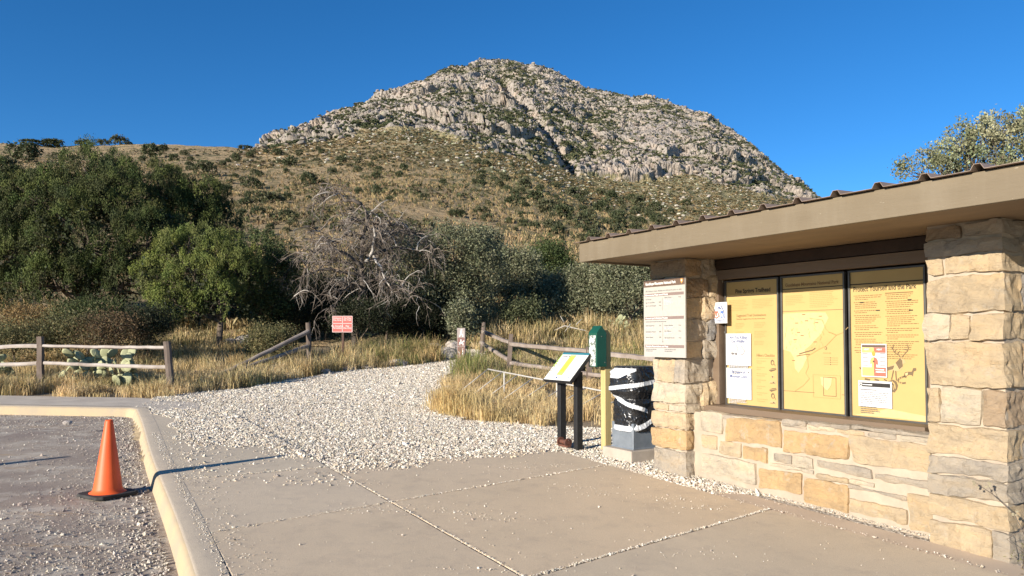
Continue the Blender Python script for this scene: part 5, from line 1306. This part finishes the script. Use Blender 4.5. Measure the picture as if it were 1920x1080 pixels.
# undergrowth below the trees, shade painted into its near black leaves
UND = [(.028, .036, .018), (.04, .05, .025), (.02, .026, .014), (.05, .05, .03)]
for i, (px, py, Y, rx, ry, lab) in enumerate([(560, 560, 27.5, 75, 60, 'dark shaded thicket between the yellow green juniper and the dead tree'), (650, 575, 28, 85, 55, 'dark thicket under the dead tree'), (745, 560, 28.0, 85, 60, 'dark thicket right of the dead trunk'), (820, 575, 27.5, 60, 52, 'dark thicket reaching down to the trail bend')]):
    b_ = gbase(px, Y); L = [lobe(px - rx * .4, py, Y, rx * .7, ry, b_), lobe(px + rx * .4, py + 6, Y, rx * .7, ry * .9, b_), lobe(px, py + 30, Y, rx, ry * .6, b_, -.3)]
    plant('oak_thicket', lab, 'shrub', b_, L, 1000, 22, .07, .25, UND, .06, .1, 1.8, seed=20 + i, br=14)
for i, (px, Y, lab) in enumerate([(545, 24.6, 'low brush painted dark as shade at the left foot of the dead tree thicket'), (610, 25.0, 'low brush painted dark as shade behind the leaning fence post'), (725, 25.2, 'low brush painted dark as shade right of the dead trunk'), (790, 25.0, 'low brush painted dark as shade left of the trail bend'), (672, 22.7, 'brush painted dark as shade round the foot of the dead tree'), (835, 25.6, 'low brush painted dark as shade right at the trail bend')]):
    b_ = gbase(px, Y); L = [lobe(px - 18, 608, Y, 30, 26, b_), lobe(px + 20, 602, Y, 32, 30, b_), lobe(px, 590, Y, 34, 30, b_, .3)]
    plant('shade_brush', lab, 'shrub', b_, L, 420, 22, .06, .2, UND, .04, .1, 1.8, seed=140 + i, br=10)  # brush added to darken the thicket foot; shade is in its leaf colour
# grey green oaks beyond the dead tree
for i, (px, base_px, Y, lob, n, cols, lab, nm) in enumerate([
    (830, 840, 26.0, [(790, 490, 50, 45), (850, 470, 65, 42), (900, 500, 45, 45), (830, 540, 70, 45), (880, 560, 45, 35), (905, 460, 35, 30)], 1900, OAK, 'grey green oak right of the dead tree, arching over the trail', 'oak_tree'),
    (740, 745, 29.0, [(740, 460, 50, 40), (700, 480, 45, 35), (775, 470, 45, 35)], 800, [(.10, .085, .065), (.13, .11, .085), (.08, .075, .05)], 'brown twiggy oak behind the crown of the dead tree', 'oak_tree'),
    (950, 950, 30.0, [(930, 500, 45, 35), (965, 520, 45, 40), (985, 500, 30, 28), (940, 550, 40, 26)], 1000, OAK, 'small oak behind the trail between two larger bushes', 'oak_tree'),
    (1030, 1030, 36.0, [(1030, 490, 36, 32), (1050, 510, 28, 26), (1010, 505, 25, 28)], 800, [(.06, .085, .03), (.08, .105, .038)], 'round green juniper on the slope left of the kiosk roof', 'juniper_tree'),
    (1085, 1085, 29.0, [(1070, 545, 50, 32), (1110, 530, 50, 30), (1090, 570, 55, 25)], 1200, OAK, 'grey green bush mound left of the kiosk', 'oak_shrub'),
    (1185, 1185, 28.0, [(1160, 525, 50, 34), (1210, 520, 50, 36), (1185, 560, 65, 30), (1240, 545, 40, 32)], 1500, OAK, 'grey green bush mound partly hidden by the stone pillar', 'oak_shrub'),
    (1020, 1020, 33.0, [(1010, 540, 36, 26), (1040, 555, 40, 22)], 500, OLV, 'low olive bush in front of the round green juniper', 'oak_shrub'),
    (985, 985, 26.5, [(970, 590, 30, 16), (990, 585, 25, 16)], 260, OLV, 'low grey bush beside the trail under the small oak', 'oak_shrub'),
    (868, 868, 21.5, [(868, 612, 20, 24), (862, 590, 18, 18)], 300, OAK, 'small leafy sapling right behind the trail marker', 'oak_shrub')]):
    b_ = gbase(base_px, Y); L = [lobe(a, c, Y, q, r_, b_, random.uniform(-.5, .4)) for a, c, q, r_ in lob]
    plant(nm, lab, 'tree' if 'tree' in nm else 'shrub', b_, L, n, 22, .07 * (Y / 24) ** .6, .22 * (Y / 25), cols, .09, .15, 1.7, seed=40 + i, br=8)
# tree behind the kiosk
Y = 15.5; b_ = gbase(1850, Y)
L = [lobe(1835, 268, Y, 38, 28, b_), lobe(1888, 250, Y, 40, 28, b_), lobe(1795, 290, Y, 34, 20, b_), lobe(1900, 290, Y, 50, 40, b_), lobe(1850, 315, Y, 60, 32, b_), lobe(1735, 322, Y, 34, 18, b_), lobe(1765, 300, Y, 26, 16, b_), lobe(1780, 322, Y, 30, 18, b_), lobe(1960, 270, Y, 60, 60, b_), lobe(1930, 340, Y, 80, 50, b_)]
plant('oak_tree', 'sunlit oak showing above the right end of the kiosk roof', 'tree', b_, L, 2200, 10, .055, .10, [(.27, .28, .17), (.33, .33, .21), (.2, .21, .12)], .10, .1, 1.7, seed=70, br=16, clump=.17)
# scrub between the left fence and the junipers
SCR = [(.13, .13, .06), (.17, .155, .075), (.10, .105, .05), (.20, .165, .08)]
RBR = [(.13, .085, .05), (.16, .11, .06), (.09, .08, .045)]
for i, (px, py, Y, rx, ry, cols, lab) in enumerate([(30, 640, 18.6, 70, 30, SCR, 'low olive scrub at the left edge behind the fence'), (130, 625, 19.2, 70, 32, SCR, 'low olive scrub behind the second fence post'), (215, 625, 18.8, 60, 34, RBR, 'reddish brown brush under the largest juniper'), (275, 610, 19.6, 40, 30, UND, 'dark twiggy bush left of the small juniper trunk'), (510, 640, 21.0, 45, 26, SCR, 'low bush at the foot of the leafy green oak'), (170, 590, 20.6, 70, 28, [(.06, .08, .03), (.09, .10, .04)], 'dark green low branches sweeping below the largest juniper'), (60, 600, 21, 60, 20, [(.30, .20, .09), (.22, .16, .08)], 'tawny brush at the far left below the juniper')]):
    b_ = gbase(px, Y); L = [lobe(px - rx * .45, py, Y, rx * .6, ry, b_), lobe(px + rx * .45, py, Y, rx * .6, ry * .85, b_, .2), lobe(px, py + 5, Y, rx * .7, ry * .9, b_, -.3)]
    plant('scrub_bush', lab, 'shrub', b_, L, 420, 22, .055, .17, cols, .03, .3, 2.2, seed=80 + i, br=12)
# small weeds at the pillar foot
pw = Vector(wu(5.46, 2.36)); b_ = (pw.x, pw.y, gz(pw.x, pw.y) - .02)
plant('weed', 'small grey green weed at the foot of the right pillar', 'plant', b_, [(0, 0, .10, .10, .10, .09), (.08, -.04, .06, .08, .08, .06), (.05, .03, .17, .06, .06, .07)], 150, 14, .022, .035, [(.20, .19, .10), (.15, .16, .07), (.30, .25, .15)], .005, .3, 3.2, seed=99, br=8, mat=mleaf)
e = empty('dry_stalk', wu(5.47, 2.42, gz(*wu(5.47, 2.42).xy)), 0); tag(e, 'dry bent stalk leaning up against the right pillar', 'plant')
m = MB(); m.tube([(0, 0, 0), (.02, -.02, .2), (-.03, .03, .36), (-.12, .10, .47), (-.19, .16, .53)], [.004, .0035, .003, .0025, .0015], 5); m.tube([(-.12, .10, .47), (-.15, .10, .53)], .0015, 4); m.build('stem', mdead, e, smooth=True)
m = MB()
for q in ((-.19, .16, .53), (-.15, .10, .53), (-.03, .03, .36)):
    for _ in range(5): m.box((q[0] + random.gauss(0, .012), q[1] + random.gauss(0, .012), q[2] + random.gauss(0, .012)), (.007, .003, .006))
m.build('seed_head', nmat('seed_head', (.35, .30, .2)), e)

# ------------------------------------------------------------------ dead tree
mtwig = nmat('grey_twigs', (.25, .205, .165), (.09, .07, .055), 3, .9, contrast=(.4, .6))
def dead_tree(name, label, Y, trunk, limbs, twigs, seed, r0=.20, droop=.5, mats=(mdead, mbare)):
    rs = random.Random(seed); b_ = Vector(gbase(trunk[0][0], Y)); e = empty(name, b_, 0); tag(e, label, 'tree')
    mt = MB(); ml = MB(); mtw = MB(); mw = MB()
    def w3(p, d=0): return at(p[0], p[1], Y + d) - b_
    T = [w3(p) for p in trunk]; T[0].z = -.15
    mt.tube(T, [r0 * (1 - .8 * i / (len(T) - 1)) for i in range(len(T))], 8)
    segs = []
    for lm in limbs:
        d0, d1, r_, white, pts = lm; P = [w3(p, d0 + (d1 - d0) * i / (len(pts) - 1)) for i, p in enumerate(pts)]
        # jitter for gnarl
        Q = [P[0]]
        for a, c in zip(P[:-1], P[1:]): Q += [a.lerp(c, .5) + Vector((rs.gauss(0, .04), rs.gauss(0, .06), rs.gauss(0, .04))), c]
        (mw if white else ml).tube(Q, [r_ * (1 - .75 * i / (len(Q) - 1)) for i in range(len(Q))], 6)
        segs.append((Q, r_))
    segs.append((T[2:], r0 * .4))
    def twig(p, d, L, r_, depth):
        n = 4; pts = [p]; q = p.copy(); dd = d.copy()
        for i in range(n):
            dd = (dd + Vector((rs.gauss(0, .28), rs.gauss(0, .28), rs.gauss(0, .22) - droop * .22 * (i + 1) / 2))).normalized(); q = q + dd * L / n; pts.append(q)
        (mw if rs.random() < .09 else mtw).tube(pts, [r_ * (1 - .8 * i / n) for i in range(n + 1)], 4, cap=False)
        if depth > 0:
            for _ in range(rs.choice((2, 3, 3, 4))):
                i = rs.randint(1, n); nd = (dd + Vector((rs.gauss(0, .9), rs.gauss(0, .9), rs.gauss(-.15 * droop, .6)))).normalized(); twig(pts[i], nd, L * rs.uniform(.45, .75), r_ * .55, depth - 1)
    for _ in range(twigs):
        Q, r_ = rs.choice(segs); i = rs.randint(max(0, len(Q) // 3 - 1), len(Q) - 2); p = Q[i].lerp(Q[i + 1], rs.random())
        out = Vector((p.x - T[2].x, p.y - T[2].y, 0)); out = out.normalized() if out.length > .05 else Vector((rs.gauss(0, 1), rs.gauss(0, 1), 0)).normalized()
        d = (out * .6 + Vector((rs.gauss(0, .7), rs.gauss(0, .7), rs.gauss(.25, .5)))).normalized(); twig(p, d, rs.uniform(.5, 1.15), .024, 2)
    mt.build('trunk', mats[0], e, smooth=True); ml.build('limb', mats[0], e, smooth=True); mtw.build('twigs', mtwig, e, smooth=True)
    if mw.v: mw.build('bleached_branch', mats[1], e, smooth=True)
    return e
dead_tree('dead_tree', 'gnarled dead tree with drooping grey branches in the middle of the view', 23.6,
    [(668, 640), (664, 590), (680, 545), (676, 500), (680, 440), (691, 405), (676, 380)],
    [(0, .3, .07, 0, [(676, 382), (660, 374), (640, 366), (618, 360), (600, 352)]), (0, -.3, .06, 0, [(690, 405), (668, 412), (650, 418)]), (0, -.5, .06, 1, [(684, 492), (698, 470), (702, 440), (699, 415), (706, 400)]), (0, -.8, .075, 0, [(682, 505), (650, 478), (625, 468), (600, 465), (585, 480)]),
     (-.8, -1.2, .035, 1, [(622, 470), (612, 456), (624, 452), (628, 468)]), (0, .6, .06, 0, [(684, 480), (715, 470), (745, 462), (785, 470), (812, 468)]), (0, -1.0, .06, 0, [(680, 520), (640, 510), (600, 505), (565, 520), (548, 560)]), (0, -1.2, .05, 0, [(680, 530), (720, 520), (750, 530), (770, 560)]),
     (0, 1, .06, 0, [(680, 515), (655, 495), (610, 490), (560, 490), (535, 530)]), (0, -1.4, .05, 0, [(682, 540), (660, 530), (640, 545), (625, 580)]), (0, 1.2, .05, 0, [(684, 470), (720, 440), (760, 430), (790, 440)]), (0, -.9, .05, 1, [(700, 480), (715, 500), (722, 525), (735, 550)]), (.2, 1, .045, 0, [(688, 430), (720, 420), (745, 415)]), (0, -.5, .04, 0, [(684, 450), (650, 440), (620, 445), (590, 430)])],
    215, 5, .13, .8)
# small bare tree on the left skyline
x_, y_, z_ = ground_at(8, 272, 60, 400)
b_ = at(8, 270, 205)

# ------------------------------------------------------------------ shrubs on the hillside (each one a thing)
mhs = mveg
def shrub_mesh(seed, n=150, per=7, cols=OAK):
    global rng
    k = np.random.default_rng(seed)
    L = [(k.uniform(-.35, .35), k.uniform(-.3, .3), k.uniform(.42, .7), k.uniform(.45, .65), k.uniform(.45, .6), k.uniform(.35, .5)) for _ in range(4)]
    P, d = lobes_to_tufts(L, n, (.6, 1.05), .5)
    V, Fc, C = leaf_cloud(P, d, .17, palette(len(P), cols, .2), per, np.full(len(P), .12), .2, 1.6)
    o = fast('hillside_shrub', V, Fc, mleaf, col=C); me = o.data; bpy.data.objects.remove(o); return me
DK = [(.065, .078, .038), (.085, .10, .05), (.05, .062, .03), (.11, .115, .06)]
prot = [shrub_mesh(s_, cols=DK if s_ % 3 else [(.12, .12, .07), (.09, .10, .05)]) for s_ in range(500, 508)]
GRP = 'dark shrubs dotted over the brown hillside'
spots = [(578, 347, 44, 26), (376, 325, 46, 26), (440, 300, 24, 15), (272, 293, 44, 26), (500, 383, 62, 26), (470, 352, 40, 22), (640, 303, 24, 14), (670, 306, 17, 12), (705, 358, 20, 13), (793, 374, 26, 15), (420, 360, 28, 18), (455, 388, 36, 20), (985, 352, 30, 20), (960, 385, 34, 22), (1000, 375, 36, 22), (1030, 400, 46, 28), (1060, 410, 50, 30), (1098, 425, 46, 28), (1045, 440, 34, 22), (1110, 455, 40, 26), (1075, 372, 36, 22), (1130, 400, 42, 28), (1165, 415, 36, 24), (935, 350, 24, 15), (830, 343, 20, 12), (900, 402, 36, 18), (858, 405, 44, 15), (745, 330, 20, 12), (620, 325, 22, 14), (540, 310, 34, 18), (515, 290, 26, 14), (560, 290, 20, 12), (600, 285, 18, 10), (700, 300, 16, 9), (1000, 430, 26, 18), (1150, 375, 30, 18), (1200, 385, 34, 20), (1230, 395, 30, 18), (30, 300, 60, 36), (5, 330, 50, 36), (320, 300, 26, 15), (340, 290, 20, 12), (300, 280, 22, 12)]
sky_sh = [(90, 274, 62, 26, 'dense dark shrub on the left skyline'), (45, 272, 50, 18, 'low shrub on the skyline near the left edge'), (150, 274, 40, 20, 'shrub on the skyline just above the largest juniper'), (187, 270, 34, 18, 'small tree like shrub on the left skyline'), (219, 268, 38, 26, 'tallest windswept shrub on the left skyline'), (238, 270, 16, 8, 'tiny shrub at the right end of the skyline row'), (456, 276, 30, 12, 'dark shrub on the saddle where hill meets mountain')]
r5 = np.random.default_rng(8)
for _ in range(258):
    px = r5.uniform(250, 760) if r5.random() < .5 else r5.uniform(880, 1300)
    lo = np.interp(px, [250, 480, 760, 900, 1060, 1200, 1300], [275, 285, 268, 290, 345, 375, 385]); py = lo + (r5.uniform(0, 1) ** 1.2) * (455 - lo)
    wd = r5.uniform(9, 26) * (.7 + (py - 270) / 300); spots.append((px, py, wd, wd * r5.uniform(.5, .7)))
for i, sp_ in enumerate(spots):
    px, py, wd, ht = sp_[:4]; x, y, z = ground_at(px, py, 27, 330)
    o = bpy.data.objects.new('hillside_shrub', prot[i % len(prot)]); k = y / F; o.location = (x, y, z - .15)
    o.scale = (wd * k / 1.75, wd * k / 1.75, ht * k / 1.05); o.rotation_euler = (0, 0, random.uniform(0, 6.28)); COL.objects.link(o)
    tag(o, 'dark green shrub growing out of the brown hillside grass', 'shrub', GRP)
for i, (px, py, wd, ht, lab) in enumerate(sky_sh):
    Y = float(YGf(px)) - 4; x = (px - 960) / F * Y; k = Y / F
    o = bpy.data.objects.new('skyline_shrub', prot[(i * 3) % len(prot)]); z = float(H(x, Y)); o.location = (x, Y, z - .1)
    zt = CAMH + (HOR - (py - ht)) / F * Y; o.scale = (wd * k / 1.9, wd * k / 1.9, max((zt - z), ht * k) / 1.7); o.rotation_euler = (0, 0, i); COL.objects.link(o); tag(o, lab, 'shrub', 'shrubs on the left skyline')

# ------------------------------------------------------------------ grass: blades in clumps, one mass per bed
mgrass = leafmat('dry_grass', .3, .7)
def blades(name, label, cx, cy, per, hgt, cols, spread=.10, width=.0042, lean=.5, dz=0, kind='stuff'):
    k_ = fbm(cx * 1.1, cy * 1.1, 131, 3) > -.30; cx = cx[k_]; cy = cy[k_]
    n = len(cx); hc = hgt * rng.uniform(.45, 1.25, n) * np.clip(1 + fbm(cx * .9, cy * .9, 133, 3) * 1.1, .35, 1.7); col = palette(n, cols, .14)
    cz = Z(cx, cy) + dz
    N_ = n * per; X = np.repeat(cx, per) + rng.normal(0, spread, N_); Yy = np.repeat(cy, per) + rng.normal(0, spread, N_); Zz = np.repeat(cz, per)
    h_ = np.repeat(hc, per) * rng.uniform(.45, 1.15, N_); an = rng.uniform(0, 2 * np.pi, N_); ln = np.abs(rng.normal(0, lean, N_)) * h_
    dx, dy = np.cos(an), np.sin(an); tn = an + rng.normal(1.57, .5, N_); tx, ty = np.cos(tn), np.sin(tn); w_ = width * rng.uniform(.6, 1.4, N_) * (.6 + Yy / 30)
    b0 = np.stack([X - tx * w_, Yy - ty * w_, Zz - .03], -1); b1 = np.stack([X + tx * w_, Yy + ty * w_, Zz - .03], -1)
    mx, my = X + dx * ln * .35, Yy + dy * ln * .35
    m0 = np.stack([mx - tx * w_ * .8, my - ty * w_ * .8, Zz + h_ * .6], -1); m1 = np.stack([mx + tx * w_ * .8, my + ty * w_ * .8, Zz + h_ * .6], -1)
    t0 = np.stack([X + dx * ln - tx * w_ * .25, Yy + dy * ln - ty * w_ * .25, Zz + h_ * (1 - .15 * lean)], -1); t1_ = np.stack([X + dx * ln + tx * w_ * .25, Yy + dy * ln + ty * w_ * .25, Zz + h_ * (1 - .15 * lean)], -1)
    V = np.stack([b0, b1, m1, m0, t1_, t0], 1).reshape(-1, 3); k = np.arange(N_)[:, None] * 6
    Fc = np.concatenate([k + [0, 1, 2, 3], k + [3, 2, 4, 5]], 0)
    C = np.repeat(np.repeat(col, per, 0) * rng.uniform(.75, 1.25, (N_, 1)), 6, 0)
    o = fast(name, V, Fc, mgrass, col=C); return tag(o, label, 'grass', kind=kind)
GOLD = [(.60, .44, .22), (.66, .51, .28), (.50, .38, .20), (.70, .57, .35), (.44, .35, .20), (.34, .30, .15)]
STRAW = [(.68, .52, .29), (.62, .46, .24), (.74, .59, .35), (.54, .41, .22)]
GRN = [(.22, .24, .08), (.28, .28, .10), (.17, .20, .07)]
def region(n, x0, x1, y0, y1, test):
    x = rng.uniform(x0, x1, n); y = rng.uniform(y0, y1, n); k = test(x, y); return x[k], y[k]
notpath = lambda x, y: ~inpoly(x, y, GP)
leftb = lambda x, y: notpath(x, y) & ((y > 14.1 + .12 * fbm(x * 3, y * 0, 3, 2)) ) & (x < -1.9 - (y - 20) * .1) 
x, y = region(3400, -17, -1.9, 13.95, 22.6, leftb)
k = rng.random(len(x)) < np.clip(1.2 - (y - 14) / 12, .45, 1)
blades('grass_bed', 'golden dry grass along the left fences and trail edge', x[k], y[k], 40, .30, GOLD)
x, y = region(900, -17, -6.4, 13.85, 15.2, leftb); blades('grass_fringe', 'short golden grass at the foot of the near left fence', x, y, 34, .20, STRAW, .09)
x, y = region(170, -5.6, -3.2, 18, 21.5, leftb); blades('tall_grass', 'tall straw coloured grass beside the broken fence', x, y, 18, .52, GOLD, .08)
x, y = region(260, -4.6, -1.9, 20.3, 22.4, leftb); blades('green_grass', 'taller green and straw grass left of the trail marker', x, y, 26, .40, GRN + GOLD[:3], .10, lean=.6)
rightb = lambda x, y: notpath(x, y) & (x > -1.6 + np.where(y < 12.4, (12.6 - y) * .62, 0)) & (y > 11.05 + .25 * (x > 1.4) * (x - 1.4) * 0)
x, y = region(1500, -1.6, 4.2, 11.1, 17.5, rightb); blades('straw_grass', 'pale straw grass inside the right fence by the slanted panel', x, y, 36, .23, STRAW, .09)
x, y = region(2600, -1.2, 9, 16.8, 24, rightb); blades('meadow_grass', 'dry meadow grass behind the right fence', x, y, 26, .30, GOLD + GRN[:2] + [(.30, .25, .12)], .12)
xx = np.array([-1.15, -1.05, -.95, -.85, -1.25, -1.0, -.75, -1.1, -.9, -.65, -.5, -.35]); yy = np.array([12.9, 12.7, 12.5, 12.4, 13.3, 13.0, 12.2, 13.6, 12.9, 12.05, 11.9, 11.75])
o = blades('bunch_grass', 'big golden bunch of grass at the gravel edge', np.repeat(xx, 6), np.repeat(yy, 6) , 52, .42, [(.62, .45, .21), (.66, .51, .27), (.54, .40, .20)], .13, lean=.6)
xx = np.array([-1.2, -1.1, -.95, -1.3, -.85]); yy = np.array([18.6, 18.0, 18.3, 19.2, 17.6]); blades('green_tuft', 'green tuft of grass beside the trail marker', np.repeat(xx, 6), np.repeat(yy, 6), 30, .52, GRN, .14, lean=.5)
# slope grass behind the right fence
x, y = region(9000, -3, 17, 24, 40, lambda x, y: (x / y > -.06) & (x / y < .36)); blades('slope_grass', 'golden grass on the slope behind the right fence', x, y, 16, .5, GOLD + [(.24, .22, .10), (.34, .27, .12)], .16, width=.006)
x, y = region(2600, -18, -2, 20, 27, lambda x, y: (x / y < -.09)); k = x / y < -.30; x = x[k]; y = y[k]; blades('shade_grass', 'grass growing between the junipers', x, y, 14, .34, GOLD[:4] + SCR, .14, width=.006)

# ------------------------------------------------------------------ prickly pears
mpad = nmat('cactus_pad', (.36, .36, .21), (.27, .28, .155), 5, .7, .1, 30)
def cactus(label, px, Y, n, seed, s=.17):
    rs = random.Random(seed); b_ = gbase(px, Y); e = empty('prickly_pear', b_, 0); tag(e, label, 'cactus')
    pads = []
    def pad(c, up, rot, sz, depth):
        m = MB(); V = []; Fs = []; nn = 14; side = Vector((math.cos(rot), math.sin(rot), 0)); nrm_ = side.cross(up).normalized()
        for lay, (sc, th_) in enumerate(((0, .5), (.75, .42), (1.0, 0), (.75, -.42), (0, -.5))):
            for k in range(nn):
                a = 2 * math.pi * k / nn; rr = (1 + .12 * math.sin(a)) * sc
                V.append(c + up * sz * (1 + math.sin(a) * rr) + side * math.cos(a) * rr * sz * .82 + nrm_ * th_ * sz * .16)
        for l in range(4):
            for k in range(nn): Fs.append((l * nn + k, l * nn + (k + 1) % nn, (l + 1) * nn + (k + 1) % nn, (l + 1) * nn + k))
        m.add(V, Fs); m.build('pad', mpad, e, smooth=True)
        if depth:
            for _ in range(rs.choice((1, 2))):
                a = rs.uniform(.3, 2.8); c2 = c + up * sz * (1 + math.sin(a) * .95) + side * math.cos(a) * sz * .8
                pad(c2, (up + side * math.cos(a) * .7 + Vector((rs.gauss(0, .15), rs.gauss(0, .25), 0))).normalized(), rot + rs.gauss(0, .5), sz * rs.uniform(.75, .95), depth - 1)
    for _ in range(n): pad(Vector((rs.uniform(-.6, .6), rs.uniform(-.2, .2), -.02)), Vector((rs.gauss(0, .3), rs.gauss(0, .25), 1)).normalized(), rs.gauss(0, .5), s * rs.uniform(.8, 1.1), 2)
    return e
cactus('prickly pear with broad pale pads behind the second fence post', 125, 15.9, 6, 2)
cactus('prickly pear behind the middle of the near fence rails', 205, 15.8, 5, 3, .16)
cactus('prickly pear low behind the fence at the left edge', 15, 15.7, 4, 5, .15)
cactus('prickly pear small and far in the grass behind the green dispenser', 1175, 27.0, 3, 7, .16)
# ------------------------------------------------------------------ boulders along the trail
mblk2 = nmat('trail_boulder', (.46, .41, .36), (.30, .265, .235), 3, .9, .6, 20)
def boulder(px, py, wpx, hpx, label, seed, ymin=10):
    x, y, z = ground_at(px, py, ymin, 60); k = y / F; v, f_ = ico(3); h_ = np.array([wpx * k / 2, wpx * k / 2 * .8, hpx * k * .62])
    P = v * 1.0 + seed * 3.1; q = np.round(fbm3(P, 1.3, seed, 2) * 4) / 4 * .22 + fbm3(P, 2.6, seed + 3, 3) * .16
    V = v * (1 + q)[:, None] * h_; o = fast('boulder', V, f_, mblk2, smooth=False); o.location = (x, y, z + h_[2] * .35); return tag(o, label, 'rock', 'rocks along the trail edge')
BO = [(500, 712, 40, 10, 'flat pale rock half buried where the broken rails end'), (545, 706, 26, 9, 'small rock just left of the leaning fence post'), (610, 698, 22, 8, 'small rock below the leaning fence post'), (655, 693, 26, 7, 'low rock at the foot of the red sign'), (690, 690, 30, 8, 'flat rock just right of the red sign post'), (745, 684, 40, 13, 'largest pale rock on the trail edge between red sign and marker'), (790, 680, 24, 7, 'small rock right of the largest edge rock'),
      (835, 672, 52, 26, 'dark shaded boulder left of the trail marker'), (815, 662, 40, 22, 'shaded boulder behind the other dark one'), (850, 655, 36, 20, 'shaded boulder close behind the trail marker'), (462, 645, 48, 20, 'pale boulder at the foot of the leafy green oak'), (430, 648, 26, 16, 'pale boulder beside the small juniper trunk'), (990, 735, 14, 8, 'white rock in the straw grass by the bike rack'), (130, 794, 16, 7, 'pale rock lying on the asphalt near the far kerb')]
for i, (a, b2, c, d, lab) in enumerate(BO): boulder(a, b2, c, d, lab, i + 3)
o = bpy.data.objects[-1]
# branches lying in the grass
e = empty('fallen_branch', gbase(1075, 25.5), 0); tag(e, 'pale fallen branch lying in the grass behind the right fence', 'branch')
m = MB(); m.tube([(-.65, 0, .4), (-.3, .05, .56), (.1, 0, .46), (.4, -.05, .40), (.6, 0, .26)], [.01, .022, .022, .02, .012], 6); m.tube([(-.3, .05, .66), (-.45, 0, .9)], [.02, .01], 5); m.tube([(.1, 0, .6), (.3, 0, .8)], [.02, .01], 5); m.tube([(-.1, 0, .62), (-.3, 0, .35)], [.02, .01], 5); m.build('limb', mbare, e, smooth=True)
